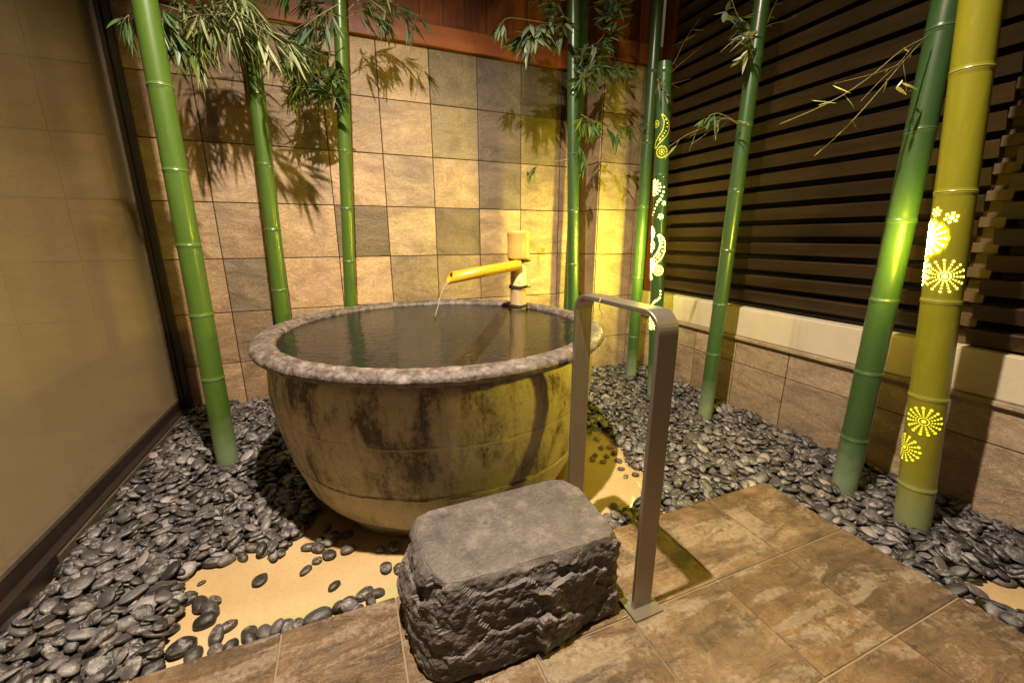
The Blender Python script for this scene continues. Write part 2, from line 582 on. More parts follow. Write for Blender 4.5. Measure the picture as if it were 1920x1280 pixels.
def mat_sand(name):
    m = NT(name)
    c = m.coord()
    n = m.noise(c, 4, 6, 0.6)
    f = m.noise(c, 90, 5, 0.75)
    col = m.mix(m.ramp(n, [(0.3, (0,) * 3), (0.7, (1,) * 3)]), (0.43, 0.315, 0.165), (0.55, 0.425, 0.245))
    col = m.mix(m.ramp(f, [(0.3, (0.5,) * 3), (0.5, (0,) * 3)]), col, (0.36, 0.22, 0.08))
    # green algae film against the kerb of the paving
    tc = m.n('ShaderNodeTexCoord')
    sp = m.n('ShaderNodeSeparateXYZ')
    m.L(tc.outputs['Object'], sp.inputs[0])
    edge = m.ramp(m.math('SUBTRACT', sp.outputs['Y'], 0.97), [(0.03, (1,) * 3), (0.12, (0,) * 3)])
    spots = m.ramp(m.noise(c, 11, 6, 0.7, 0.8), [(0.40, (0,) * 3), (0.50, (1,) * 3)])
    inr = m.math('MULTIPLY', m.math('GREATER_THAN', sp.outputs['Y'], 0.9), m.math('LESS_THAN', m.math('ABSOLUTE', m.math('SUBTRACT', sp.outputs['X'], 0.02)), 0.36))
    col = m.mix(m.math('MULTIPLY', m.math('MULTIPLY', edge, spots), m.math('MULTIPLY', inr, 0.95)), col, (0.20, 0.32, 0.02))
    pale = m.ramp(m.math('SUBTRACT', sp.outputs['Y'], 0.97), [(0.0, (0.55,) * 3), (0.2, (0,) * 3)])
    col = m.mix(m.math('MULTIPLY', pale, m.math('LESS_THAN', sp.outputs['X'], 0.7)), col, (0.60, 0.52, 0.36))
    return m.done(col, 0.4, m.bump(f, 0.15, 0.003))


def mat_steel(name):
    m = NT(name)
    c = m.coord((60, 60, 1.2))
    n = m.noise(c, 5, 4, 0.6)
    col = m.mix(n, (0.26, 0.225, 0.195), (0.36, 0.315, 0.275))
    return m.done(col, m.ramp(n, [(0.3, (0.34,) * 3), (0.7, (0.46,) * 3)]), m.bump(n, 0.08, 0.001), metallic=0.85)


M_WALL = mat_wall_tile('slate_wall_tile')
M_BASE = mat_wall_tile('slate_plinth_tile', 0.5)
M_GROUT = mat_plain('dark_grout', (0.035, 0.02, 0.012), 0.8)
M_PAVE = mat_paving('slate_paving')
M_PGROUT = mat_plain('paving_grout', (0.20, 0.145, 0.085), 0.7, var=0.35)
M_PEB = mat_pebble('river_pebble')
M_GREEN = mat_bamboo('green_bamboo', (0.056, 0.112, 0.014))
M_DGREEN = mat_bamboo('deep_green_bamboo', (0.028, 0.068, 0.019))
M_LGREEN = mat_bamboo('lamp_green_bamboo', (0.025, 0.07, 0.02))
M_YEL = mat_bamboo('yellow_bamboo', (0.205, 0.195, 0.010), rough=0.34)
M_SPOUT = mat_bamboo('golden_bamboo', (0.62, 0.36, 0.02), dust=False, rough=0.35)
M_LEAF = mat_leaf('bamboo_leaf')
M_TWIG = mat_plain('twig_bark', (0.16, 0.14, 0.06), 0.6)
M_HOT = mat_emit('lamp_hole_bright', (1.0, 0.80, 0.06), 16.0)
M_HOT2 = mat_emit('lamp_hole_bright_back', (1.0, 0.86, 0.10), 22.0)
M_BACKLIT = mat_emit('lamp_hole_fill', (1.0, 0.76, 0.05), 5800.0)  # added fill glow, far stronger than in the front holes
M_BACKLIT3 = mat_emit('lamp_hole_fill_low', (1.0, 0.76, 0.05), 300.0)
M_BACKLIT2 = mat_emit('lamp_hole_fill_lemon', (1.0, 0.88, 0.08), 2500.0)
M_MID = mat_emit('lamp_hole_mid', (1.0, 0.86, 0.14), 16.0)
M_DIM = mat_emit('lamp_hole_dim', (0.95, 0.88, 0.03), 1.0)
M_SLAT = mat_wood('dark_louver_wood', (0.018, 0.0095, 0.003), (0.052, 0.028, 0.0095), 'Y', 0.45)
M_POST = mat_wood('louver_post_wood', (0.10, 0.06, 0.022), (0.17, 0.105, 0.04), 'Z', 0.55)
M_BACK = mat_plain('louver_backing', (0.012, 0.008, 0.005), 0.8)
M_BEAM = mat_wood('red_stained_beam', (0.20, 0.052, 0.014), (0.36, 0.105, 0.028), 'X', 0.5)
M_PLANK = mat_wood('red_stained_plank', (0.15, 0.036, 0.010), (0.27, 0.072, 0.020), 'Z', 0.5)
M_FRAME = mat_plain('dark_window_frame', (0.020, 0.013, 0.010), 0.45, var=0.5)
M_TRIM = mat_plain('weathered_metal_trim', (0.16, 0.12, 0.085), 0.4, metallic=0.5, var=0.5, nscale=30)
M_GLASS = mat_glass('fogged_glass')
M_BATH = mat_bath('weathered_stone_tub')
M_RIM = mat_rim('hammered_stone_rim')
M_INNER = mat_plain('tub_inside_glaze', (0.085, 0.088, 0.086), 0.5, var=0.35, nscale=5)
M_WATER = mat_water('tub_water', (0.56, 0.56, 0.54), 0.26, 24, (0.8, 2.0, 1), (0.084, 0.24))
M_POOL = mat_water('shallow_water', (0.95, 0.93, 0.88), 0.05, 9)
M_SAND = mat_sand('smooth_sand_render')
M_STEEL = mat_steel('brushed_steel')
M_STONE = mat_stone('basalt_step')
M_PLASTER = None


def mat_plaster(name):
    m = NT(name)
    c = m.coord()
    cs = m.coord((1, 1, 0.12))
    n = m.noise(c, 5, 6, 0.65)
    s = m.noise(cs, 14, 6, 0.6)
    col = m.mix(n, (0.40, 0.34, 0.23), (0.54, 0.475, 0.35))
    col = m.mix(m.ramp(s, [(0.56, (0,) * 3), (0.75, (0.55,) * 3)]), col, (0.30, 0.24, 0.14))
    return m.done(col, 0.7, m.bump(m.noise(c, 90, 4, 0.7), 0.25, 0.004))


M_PLASTER = mat_plaster('stained_cream_plaster')

# ================================================================ setting: ground, water, paving
WALL_Y, GLASS_X, RIGHT_X = 2.745, -0.945, 2.05
PAVE_Y, PAVE_X = 0.97, 1.49
BED_Z, WATER_Z = -0.045, -0.022
TUB = Vector((0.348, 1.695, 0.0))

mb = MB()
N = 40
mb.add([(-5, -4, BED_Z), (5, -4, BED_Z), (5, 4, BED_Z), (-5, 4, BED_Z)], [(0, 1, 2, 3)])
tag(mb.build('ground', M_SAND), kind='structure')

mb = MB()
mb.add([(GLASS_X + 0.02, PAVE_Y - 0.01, WATER_Z), (RIGHT_X + 0.01, PAVE_Y - 0.01, WATER_Z), (RIGHT_X + 0.01, WALL_Y, WATER_Z), (GLASS_X + 0.02, WALL_Y, WATER_Z)], [(0, 1, 2, 3)])
mb.add([(PAVE_X - 0.01, -0.6, WATER_Z), (RIGHT_X + 0.01, -0.6, WATER_Z), (RIGHT_X + 0.01, PAVE_Y - 0.0101, WATER_Z), (PAVE_X - 0.01, PAVE_Y - 0.0101, WATER_Z)], [(0, 1, 2, 3)])
tag(mb.build('water', M_POOL), kind='structure')

# paving: square slabs on an axis grid
mb = MB()
xs = [PAVE_X, 1.185, 0.915, 0.605, 0.33, 0.045, -0.232, -0.53, -0.83, -1.13, -1.43, -1.73]
ys = [PAVE_Y, 0.676, 0.385, 0.09, -0.21, -0.51, -0.81, -1.1]
for i in range(len(xs) - 1):
    for j in range(len(ys) - 1):
        k = rng.random()
        hue = rng.random()
        tn = 0.8 + 0.42 * rng.random()
        mb.box((xs[i + 1] + 0.0022, ys[j + 1] + 0.0022, -0.06), (xs[i] - 0.0022, ys[j] - 0.0022, 0.0008 * rng.random()),
               (tn, tn * (0.94 + 0.08 * hue), tn * (0.86 + 0.22 * hue), k), bev=0.0025)
mb2 = MB()
mb2.box((-1.72, -1.09, -0.0615), (PAVE_X - 0.004, PAVE_Y - 0.004, -0.0035))
tag(mb.build('paving', M_PAVE), kind='structure')
tag(mb2.build('paving_bed', M_PGROUT), kind='structure')

# ================================================================ tiled back wall
C0, R0, TS = -0.6244, 2.0391, 0.30
BEIGE = [(0.46, 0.335, 0.20), (0.50, 0.37, 0.23), (0.42, 0.30, 0.175), (0.47, 0.35, 0.215)]
DARK = (0.215, 0.165, 0.105)
PURP = (0.26, 0.20, 0.165)
OLIV = (0.34, 0.265, 0.145)
PEACH = (0.58, 0.41, 0.25)
special = {(4, 0): (0.20, 0.16, 0.095), (5, 0): (0.15, 0.12, 0.11), (6, 0): (0.115, 0.09, 0.055), (7, 0): (0.13, 0.10, 0.07), (4, 1): (0.37, 0.30, 0.165), (5, 1): (0.19, 0.15, 0.125), (6, 1): (0.30, 0.245, 0.12), (2, 2): PEACH, (3, 2): (0.47, 0.36, 0.24),  # tints of the darker right-hand tiles partly paint in the shade there
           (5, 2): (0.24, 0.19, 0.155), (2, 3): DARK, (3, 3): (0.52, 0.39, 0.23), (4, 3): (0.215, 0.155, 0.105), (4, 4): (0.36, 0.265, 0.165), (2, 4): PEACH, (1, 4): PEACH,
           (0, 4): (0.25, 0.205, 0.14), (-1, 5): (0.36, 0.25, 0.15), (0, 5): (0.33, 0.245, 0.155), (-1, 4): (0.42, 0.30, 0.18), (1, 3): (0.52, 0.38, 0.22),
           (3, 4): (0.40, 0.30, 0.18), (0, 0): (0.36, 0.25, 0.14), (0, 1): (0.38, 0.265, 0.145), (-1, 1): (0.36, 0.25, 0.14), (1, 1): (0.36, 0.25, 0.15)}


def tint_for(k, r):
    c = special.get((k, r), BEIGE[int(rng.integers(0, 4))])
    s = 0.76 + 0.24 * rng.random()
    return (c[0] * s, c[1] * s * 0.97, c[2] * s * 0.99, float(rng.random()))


wall = empty('tiled_wall', (0.3, WALL_Y, 0), 'tall back wall clad in square beige and brown slate tiles behind the stone tub', 'wall')
mb = MB()
G = 0.0024
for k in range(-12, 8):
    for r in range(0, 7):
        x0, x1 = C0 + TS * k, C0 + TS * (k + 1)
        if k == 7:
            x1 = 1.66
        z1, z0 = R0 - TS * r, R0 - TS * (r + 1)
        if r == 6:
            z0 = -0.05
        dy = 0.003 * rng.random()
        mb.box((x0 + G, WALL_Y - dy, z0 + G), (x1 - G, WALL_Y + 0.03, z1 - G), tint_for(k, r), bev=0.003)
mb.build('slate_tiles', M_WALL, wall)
mb = MB()
mb.box((-4.3, WALL_Y + 0.0035, -0.2), (2.4, WALL_Y + 0.15, R0))
mb.build('grout_backing', M_GROUT, wall)

# corner pillar
PX0, PY0 = 1.632, 2.48
pil = empty('tiled_pillar', (1.84, 2.6, 0), 'square slate tiled pillar in the corner between back wall and louvered wall', 'pillar')
mb = MB()
for r in range(0, 7):
    z1, z0 = R0 - TS * r, R0 - TS * (r + 1)
    if r == 6:
        z0 = -0.05
    for (xa, xb) in ((PX0, 1.94), (1.94, 2.06)):
        c = [(0.36, 0.28, 0.17), (0.40, 0.31, 0.19), (0.31, 0.235, 0.15)][int(rng.integers(0, 3))]
        mb.box((xa + (0.010 if xa == PX0 else G), PY0 - 0.002 * rng.random(), z0 + G), (xb - G, PY0 + 0.03, z1 - G), (*c, float(rng.random())), bev=0.003)
    c = (0.38, 0.28, 0.18)
    mb.box((PX0 - 0.002 * rng.random(), PY0 + 0.004, z0 + G), (PX0 + 0.03, WALL_Y - 0.005, z1 - G), (*c, float(rng.random())), bev=0.003)
mb.build('slate_tiles', M_WALL, pil)
mb = MB()
mb.box((PX0 + 0.0035, PY0 + 0.0035, -0.2), (2.4, WALL_Y - 0.004, R0))
mb.build('grout_backing', M_GROUT, pil)

# red-brown timber above the tiles
fas = empty('timber_fascia', (0.4, WALL_Y, R0), 'red brown timber beam and upright boards above the tiled back wall', 'timber cladding')
mb = MB()
mb.box((-0.95, WALL_Y - 0.028, R0 + 0.001), (1.604, WALL_Y + 0.12, R0 + 0.112), (1, 1, 1, 0.2), bev=0.003)
mb.box((1.606, PY0 - 0.028, R0 + 0.001), (2.05, WALL_Y + 0.1, R0 + 0.112), (0.8, 0.8, 0.8, 0.5), bev=0.003)
mb.build('beam', M_BEAM, fas)
mb = MB()
x = -0.95
while x < 1.6:
    w = 0.135
    mb.box((x + 0.0012, WALL_Y - 0.012 + 0.002 * rng.random(), R0 + 0.114), (min(x + w, 1.62) - 0.0012, WALL_Y + 0.1, 2.95), (0.8 + 0.4 * rng.random(),) * 3 + (float(rng.random()),), bev=0.002)
    x += w
for (xa, xb) in ((1.622, 1.76), (1.76, 1.90), (1.90, 2.04)):
    mb.box((xa + 0.0012, PY0 - 0.012, R0 + 0.114), (xb - 0.0012, WALL_Y + 0.09, 2.95), (0.75 + 0.4 * rng.random(),) * 3 + (float(rng.random()),), bev=0.002)
mb.build('boards', M_PLANK, fas)

# ================================================================ right wall: slate plinth, ledge, plaster, louvers
low = empty('plinth_wall', (RIGHT_X, 1.2, 0), 'low slate plinth wall with a cream plaster band under the dark louvers', 'wall')
mb = MB()
seams = [2.475, 2.22, 1.92, 1.62, 1.315, 1.02, 0.72, 0.42, 0.12, -0.18, -0.48, -0.78]
for i in range(len(seams) - 1):
    for (z0, z1) in ((-0.05, 0.254), (0.254, 0.392)):
        c = [(0.33, 0.255, 0.175), (0.38, 0.29, 0.205), (0.29, 0.22, 0.15)][int(rng.integers(0, 3))]
        mb.box((RIGHT_X - 0.002 * rng.random(), seams[i + 1] + G, z0 + G), (RIGHT_X + 0.03, seams[i] - G, z1 - G * 0.6), (*c, float(rng.random())), bev=0.003)
mb.build('slate_tiles', M_BASE, low)
mb = MB()
mb.box((RIGHT_X + 0.0035, -0.78, -0.2), (RIGHT_X + 0.2, PY0 - 0.005, 0.391))
mb.build('grout_backing', M_GROUT, low)
mb = MB()
mb.box((RIGHT_X - 0.020, -0.78, 0.393), (RIGHT_X + 0.2, PY0 - 0.006, 0.412), (0.34, 0.27, 0.18, 0.3), bev=0.004)
mb.build('ledge', M_BASE, low)
mb = MB()
mb.box((RIGHT_X - 0.004, -0.78, 0.4135), (RIGHT_X + 0.2, PY0 - 0.007, 0.572), bev=0.006)
mb.build('plaster_band', M_PLASTER, low)


def louver(name, label, ya, yb, z0, xoff):
    t = empty(name, (RIGHT_X, (ya + yb) / 2, 0.6), label, 'louver', 'dark slatted screens on the right wall')
    m = MB()
    z = z0
    while z < 2.9:
        # a board tilted like a roof shingle, its outer edge low
        xf, xb = RIGHT_X + xoff + 0.003 * rng.random(), RIGHT_X + xoff + 0.062
        dz = 0.004 * (rng.random() - 0.5)
        zb, zt = z + dz, z + 0.056 + dz
        vs = []
        for y in (ya, yb):
            vs += [(xf + 0.022, y, zb), (xf, y, zt - 0.003), (xf + 0.003, y, zt), (xb + 0.02, y, zt + 0.002), (xb + 0.02, y, zb + 0.004)]
        n = 5
        fs = [(k, (k + 1) % n, (k + 1) % n + n, k + n) for k in range(n)] + [tuple(range(n))[::-1], tuple(range(n, 2 * n))]
        s = 0.8 + 0.4 * rng.random()
        m.add(vs, fs, (s, s, s * 0.97, float(rng.random())))
        z += 0.0865
    m.build('slats', M_SLAT, t)
    m = MB()
    m.box((RIGHT_X + 0.11, ya + 0.002, 0.58), (RIGHT_X + 0.13, yb - 0.002, 2.95))
    m.build('backing_board', M_BACK, t)
    return t


la = louver('louver_screen', 'long dark brown louver screen between the corner post and the yellow lamp pole', 0.765, 2.355, 0.612, 0.010)
lb = louver('louver_screen', 'nearer dark brown louver screen right of the yellow lamp pole at the photo edge', -0.78, 0.715, 0.585, 0.0)
jp = empty('louver_joint_post', (RIGHT_X, 0.74, 0.58), 'narrow wooden joint post with small blocks between two louver screens', 'post')
mb = MB()
mb.box((RIGHT_X + 0.066, 0.708, 0.575), (RIGHT_X + 0.10, 0.775, 2.95), (0.7, 0.7, 0.7, 0.4))
mb.build('post', M_POST, jp)
z = 0.645
while z < 2.6:
    mb = MB()
    mb.box((RIGHT_X + 0.022, 0.7005, z), (RIGHT_X + 0.0655, 0.735, z + 0.036), (0.75, 0.7, 0.6, float(rng.random())), bev=0.002)
    mb.box((RIGHT_X + 0.024, 0.7352, z + 0.001), (RIGHT_X + 0.0655, 0.767, z + 0.035), (0.6, 0.56, 0.5, float(rng.random())), bev=0.002)
    mb.build('spacer_block', M_POST, jp)
    z += 0.0865

mb = MB()
mb.box((RIGHT_X - 0.004, 2.36, 0.575), (RIGHT_X + 0.13, PY0 - 0.03, 2.95), (0.55, 0.5, 0.5, 0.7), bev=0.004)
tag(mb.build('corner_post', M_PLANK), 'upright red brown wooden post between the corner pillar and the louvers', 'post')

# ================================================================ fogged glass partition on the left
gp = empty('glass_partition', (GLASS_X, 1.2, 0), 'large fogged glass partition in a dark frame along the left side', 'glass partition')
mb = MB()
mb.box((GLASS_X - 0.008, -1.2, 0.065), (GLASS_X, 2.70, 2.95))
mb.build('pane', M_GLASS, gp)
mb = MB()
mb.box((GLASS_X - 0.05, 2.701, -0.04), (GLASS_X + 0.024, WALL_Y - 0.004, 2.95), bev=0.003)
mb.box((GLASS_X + 0.0245, 2.716, -0.04), (GLASS_X + 0.055, WALL_Y - 0.005, 2.95), bev=0.003)
mb.build('upright', M_FRAME, gp)
mb = MB()
mb.box((GLASS_X - 0.003, 2.690, 0.07), (GLASS_X + 0.009, 2.7005, 2.95), bev=0.001)
mb.build('edge_trim', M_TRIM, gp)
mb = MB()
mb.box((GLASS_X - 0.03, -1.2, -0.045), (GLASS_X + 0.012, 2.70, 0.0645), bev=0.003)
mb.box((GLASS_X + 0.0125, -1.2, -0.045), (GLASS_X + 0.040, 2.70, 0.020), bev=0.003)
mb.build('sill', M_FRAME, gp)
mb = MB()
mb.box((GLASS_X + 0.0005, -1.2, 0.0650), (GLASS_X + 0.014, 2.69, 0.082), bev=0.002)
mb.box((GLASS_X + 0.0405, 1.5, -0.045), (GLASS_X + 0.048, 2.70, 0.010), bev=0.001)
mb.build('bead', M_TRIM, gp)

# ================================================================ stone tub
tub = empty('stone_bathtub', TUB, 'large round weathered stone bathtub with a hammered rim standing in the pebbles', 'bathtub')


def revolve(prof, n=256, fn=None):
    vs, fs = [], []
    for (r, z) in prof:
        for k in range(n):
            a = 2 * PI * k / n
            rr, zz = (r, z) if fn is None else fn(r, z, a)
            vs.append((rr * math.cos(a), rr * math.sin(a), zz))
    for i in range(len(prof) - 1):
        for k in range(n):
            a, b = i * n + k, i * n + (k + 1) % n
            fs.append((a, b, b + n, a + n))
    return vs, fs


def lerp_prof(pts, m=5):
    # Catmull-Rom through the points
    P = [pts[0]] + list(pts) + [pts[-1]]
    out = []
    for i in range(1, len(P) - 2):
        for s in range(m):
            t = s / m
            q = []
            for d in range(2):
                p0, p1, p2, p3 = P[i - 1][d], P[i][d], P[i + 1][d], P[i + 2][d]
                q.append(0.5 * ((2 * p1) + (-p0 + p2) * t + (2 * p0 - 5 * p1 + 4 * p2 - p3) * t * t + (-p0 + 3 * p1 - 3 * p2 + p3) * t ** 3))
            out.append(tuple(q))
    out.append(pts[-1])
    return out


def body_fn(r, z, a):
    p = Vector((r * math.cos(a), r * math.sin(a), z))
    d = 0.004 * mnoise.noise(p * 9) + 0.0022 * mnoise.noise(p * 30)
    wob = 0.004 * math.sin(3 * a + 1)
    for zs, dep in ((0.175 + wob, 0.0042), (0.365 + wob, 0.0012)):
        e = (z - zs) / 0.006
        d += dep * (1 / (1 + math.exp(e * 3)) - 0.5) - dep * 0.7 * math.exp(-e * e)
    return r + d, z


prof = [(0.505, -0.05), (0.512, -0.02), (0.513, -0.004), (0.516, 0.004), (0.540, 0.016), (0.554, 0.032), (0.568, 0.06), (0.583, 0.10), (0.600, 0.15), (0.605, 0.165), (0.608, 0.175), (0.611, 0.185), (0.615, 0.20), (0.626, 0.25), (0.636, 0.30),
        (0.643, 0.345), (0.6455, 0.365), (0.647, 0.385), (0.650, 0.43), (0.650, 0.48), (0.646, 0.52), (0.637, 0.545), (0.624, 0.562), (0.61, 0.57)]
vs, fs = revolve(lerp_prof(prof, 4), 288, body_fn)
mb = MB()
mb.add(vs, fs)
link('body', mb.mesh('body'), M_BATH, tub, TUB, True)


def rim_fn(r, z, a):
    p = Vector((r * math.cos(a), r * math.sin(a), z))
    out = Vector(((r - 0.6475) * math.cos(a), (r - 0.6475) * math.sin(a), z - 0.585))
    k = mnoise.cell(Vector((0, 0, 0))) * 0
    d = 0.0024 * mnoise.noise(p * 40) + 0.0026 * mnoise.noise(p * 75) + 0.0015 * mnoise.noise(p * 110)
    ln = math.hypot(r - 0.6475, z - 0.585)
    s = (ln + d) / max(ln, 1e-5)
    return 0.6475 + (r - 0.6475) * s, 0.585 + (z - 0.585) * s


rp = []
for k in range(33):
    t = 2 * PI * k / 32
    # a flattened roll, fuller on the outside
    cx, sz = math.cos(t), math.sin(t)
    rr = 0.6475 + 0.0415 * math.copysign(abs(cx) ** 0.85, cx)
    zz = 0.585 + 0.0235 * math.copysign(abs(sz) ** 0.85, sz)
    rp.append((rr, zz))
vs, fs = revolve(rp, 420, rim_fn)
mb = MB()
mb.add(vs, [f[::-1] for f in fs])
link('rim', mb.mesh('rim'), M_RIM, tub, TUB, True)
vs, fs = revolve(lerp_prof([(0.612, 0.592), (0.608, 0.56), (0.60, 0.45), (0.585, 0.3), (0.55, 0.15), (0.48, 0.08), (0.3, 0.06), (0.001, 0.06)], 4), 128)
mb = MB()
mb.add(vs, [f[::-1] for f in fs])
link('inside', mb.mesh('inside'), M_INNER, tub, TUB, True)

# water in the tub
WZ = 0.587
mb = MB()
n = 96
mb.add([(0.612 * math.cos(2 * PI * k / n), 0.612 * math.sin(2 * PI * k / n), 0) for k in range(n)], [tuple(range(n))])
w = mb.build('bath_water', M_WATER)
w.location = (TUB.x, TUB.y, WZ)
tag(w, kind='structure')

# ================================================================ bamboo water spout
SP = Vector((0.846, 2.0, WZ - 0.3))
spout = empty('bamboo_spout', SP, 'cut yellow bamboo water spout on a short post at the back of the tub', 'water spout')


def lathe(mb, base, prof, n=32, axis=None, cap=False):
    vs, fs = [], []
    for (r, z) in prof:
        for k in range(n):
            a = 2 * PI * k / n
            vs.append((base[0] + r * math.cos(a), base[1] + r * math.sin(a), base[2] + z))
    for i in range(len(prof) - 1):
        for k in range(n):
            a, b = i * n + k, i * n + (k + 1) % n
            fs.append((a, b, b + n, a + n))
    mb.add(vs, fs)


M_OLDB = None


def mat_oldbamboo(name):
    m = NT(name)
    c = m.coord((1, 1, 0.12))
    n = m.noise(c, 40, 6, 0.65)
    b = m.noise(m.coord((1, 1, 0.5)), 16, 5, 0.6)
    col = m.mix(n, (0.50, 0.34, 0.17), (0.68, 0.52, 0.32))
    col = m.mix(m.ramp(b, [(0.54, (0,) * 3), (0.66, (0.8,) * 3)]), col, (0.42, 0.20, 0.04))
    cr = m.ramp(m.noise(c, 24, 3, 0.5, 1.5), [(0.492, (0,) * 3), (0.5, (0.8,) * 3), (0.508, (0,) * 3)])
    col = m.mix(cr, col, (0.06, 0.035, 0.02))
    return m.done(col, 0.5, m.bump(n, 0.2, 0.002))


M_OLDB = mat_oldbamboo('aged_bamboo')
M_ROPE = mat_plain('black_rope', (0.012, 0.010, 0.008), 0.8)
mb = MB()
lathe(mb, SP, [(0.043, 0), (0.043, 0.40), (0.0445, 0.405), (0.043, 0.41), (0.0425, 0.55), (0.036, 0.556)])
mb.build('post', M_OLDB, spout, True)
mb = MB()
zc = 0.845 - SP.z
lathe(mb, SP, [(0.044, zc), (0.056, zc), (0.058, zc + 0.012), (0.057, zc + 0.07), (0.058, zc + 0.118), (0.0605, zc + 0.126), (0.0605, zc + 0.137), (0.0585, zc + 0.143), (0.0485, zc + 0.143), (0.047, zc + 0.10), (0.001, zc + 0.10)])
mb.build('cap', mat_bamboo('honey_bamboo', (0.60, 0.37, 0.10), dust=False, rough=0.4), spout, True)
for zz in (0.836, 0.700, 0.600):
    mb = MB()
    for q in range(2):
        mb.tube([(SP.x + 0.0465 * math.cos(2 * PI * k / 24), SP.y + 0.0465 * math.sin(2 * PI * k / 24), zz + 0.007 * q + 0.002 * math.sin(k)) for k in range(25)], 0.0045, n=6)
    mb.tube([(SP.x + 0.046, SP.y - 0.02, zz), (SP.x + 0.058, SP.y - 0.028, zz + 0.004)], 0.003, n=5)
    mb.build('binding', M_ROPE, spout, True)
P0 = Vector((0.836, 1.965, 0.820))
P1 = Vector((0.452, 1.90, 0.772))
mb = MB()
d = (P1 - P0)
R = 0.0268
# hollow pipe with a slanted mouth
dn = d.normalized()
side = dn.cross(Vector((0, 0, 1))).normalized()
upv = side.cross(dn)
nn = 28
rings = []
for (s, r, sl) in ((0.0, R, 0), (0.5, R, 0), (0.515, R * 1.035, 0), (0.53, R, 0), (1.0, R, 1), (1.0, R * 0.80, 1), (0.6, R * 0.80, 0)):
    rings.append([P0 + d * s + (side * math.cos(2 * PI * k / nn) + upv * math.sin(2 * PI * k / nn)) * r - dn * (0.016 * math.sin(2 * PI * k / nn) * sl) for k in range(nn)])
vs = [q for rg in rings for q in rg]
fs = []
for i in range(len(rings) - 1):
    for k in range(nn):
        a, b = i * nn + k, i * nn + (k + 1) % nn
        fs.append((a, b, b + nn, a + nn))
mb.add(vs, fs)
mb.build('pipe', M_SPOUT, spout, True)

# falling thread of water
M_STREAM = NT('stream_water')
M_STREAM.p.inputs['Base Color'].default_value = (0.9, 0.88, 0.82, 1)
M_STREAM.p.inputs['Roughness'].default_value = 0.06
M_STREAM.p.inputs['Transmission Weight'].default_value = 0.75
M_STREAM = M_STREAM.m
mb = MB()
pts = []
a0 = P1 + dn * 0.004 + Vector((0, 0, -0.022))
for k in range(13):
    t = k / 12
    pts.append(a0 + Vector((-0.075 * t, -0.012 * t, -0.012 * t - (a0.z - WZ - 0.012) * t * t)) + Vector((0.0015 * math.sin(k * 2.1), 0.0015 * math.cos(k * 1.7), 0)))
mb.tube(pts, 0.0048, 0.0030, n=8)
tag(mb.build('water_stream', M_STREAM, smooth=True), 'thin stream of water falling from the bamboo spout into the tub', 'water stream')

# ================================================================ stone step
mb = MB()
ZT = 0.24
top = [(0.105, 0.915), (0.118, 0.958), (0.150, 0.975), (0.530, 0.982), (0.560, 0.966), (0.584, 0.915), (0.576, 0.745), (0.568, 0.722), (0.545, 0.709), (0.170, 0.712), (0.142, 0.722), (0.118, 0.761), (0.108, 0.80)]
cx, cyy = 0.34, 0.845


def resample(poly, n):
    P = [Vector(p) for p in poly] + [Vector(poly[0])]
    L = [0]
    for i in range(len(P) - 1):
        L.append(L[-1] + (P[i + 1] - P[i]).length)
    out = []
    for k in range(n):
        s = L[-1] * k / n
        i = max(j for j in range(len(L)) if L[j] <= s + 1e-9)
        i = min(i, len(P) - 2)
        out.append(P[i].lerp(P[i + 1], (s - L[i]) / (L[i + 1] - L[i])))
    return out


NP_, NZ_ = 300, 96
ring = resample(top, NP_)
vs, fs = [], []
levels = [ZT - (ZT + 0.002) * (j / (NZ_ - 1)) for j in range(NZ_)]
for j, z in enumerate(levels):
    t = j / (NZ_ - 1)
    for p in ring:
        o = Vector((p.x - cx, p.y - cyy))
        u = o.normalized()
        q = Vector((p.x, p.y, z))
        amp = min(1.0, t / 0.08)
        big = mnoise.fractal(q * 7.5 + Vector((3, 1, 8)), 1.0, 2.1, 4)
        rid = 1 - abs(mnoise.fractal(Vector((q.x * 13 - q.z * 9, q.y * 13, q.z * 17 + q.x * 8)), 0.8, 2.2, 4)) * 1.8
        fin = mnoise.fractal(q * 62, 0.7, 2.0, 3)
        side = 0.046 * max(0, -u.x) ** 2 + 0.014 * max(0, u.x) ** 2 + 0.044 * max(0, -u.y) ** 2
        bulge = side * math.sin(min(1.0, 0.12 * min(1, t * 20) + t * 1.1) * PI * 0.5)
        under = -0.012 * max(0.0, (t - 0.93) / 0.07) ** 2
        # flat chips broken off at slanting planes
        qs = Vector((q.x * 9 + q.z * 4, q.y * 9, q.z * 9 - q.x * 3)) + Vector((mnoise.noise(q * 20), mnoise.noise(q * 20 + Vector((5, 5, 5))), 0)) * 0.35
        dv, pv = mnoise.voronoi(qs)
        cellv = mnoise.cell(pv[0] * 7.3)
        chip = (qs - pv[0]).dot(Vector((math.sin(cellv * 9), math.cos(cellv * 5), 0.8)).normalized())
        disp = bulge + under + amp * (0.010 * big + 0.0125 * chip + 0.004 * (rid - 0.5) + 0.0036 * fin)
        zz = z
        if 0 < j < NZ_ - 1:
            zz = z + amp * 0.006 * mnoise.noise(q * 30)
        vs.append((p.x + u.x * disp, p.y + u.y * disp, zz if j else ZT - 0.003 + 0.0012 * mnoise.noise(q * 40)))
for j in range(NZ_ - 1):
    for k in range(NP_):
        a, b = j * NP_ + k, j * NP_ + (k + 1) % NP_
        fs.append((a, a + NP_, b + NP_, b))
base = len(vs)
caps = [0.992, 0.975, 0.93, 0.84, 0.7, 0.5, 0.3, 0.12]
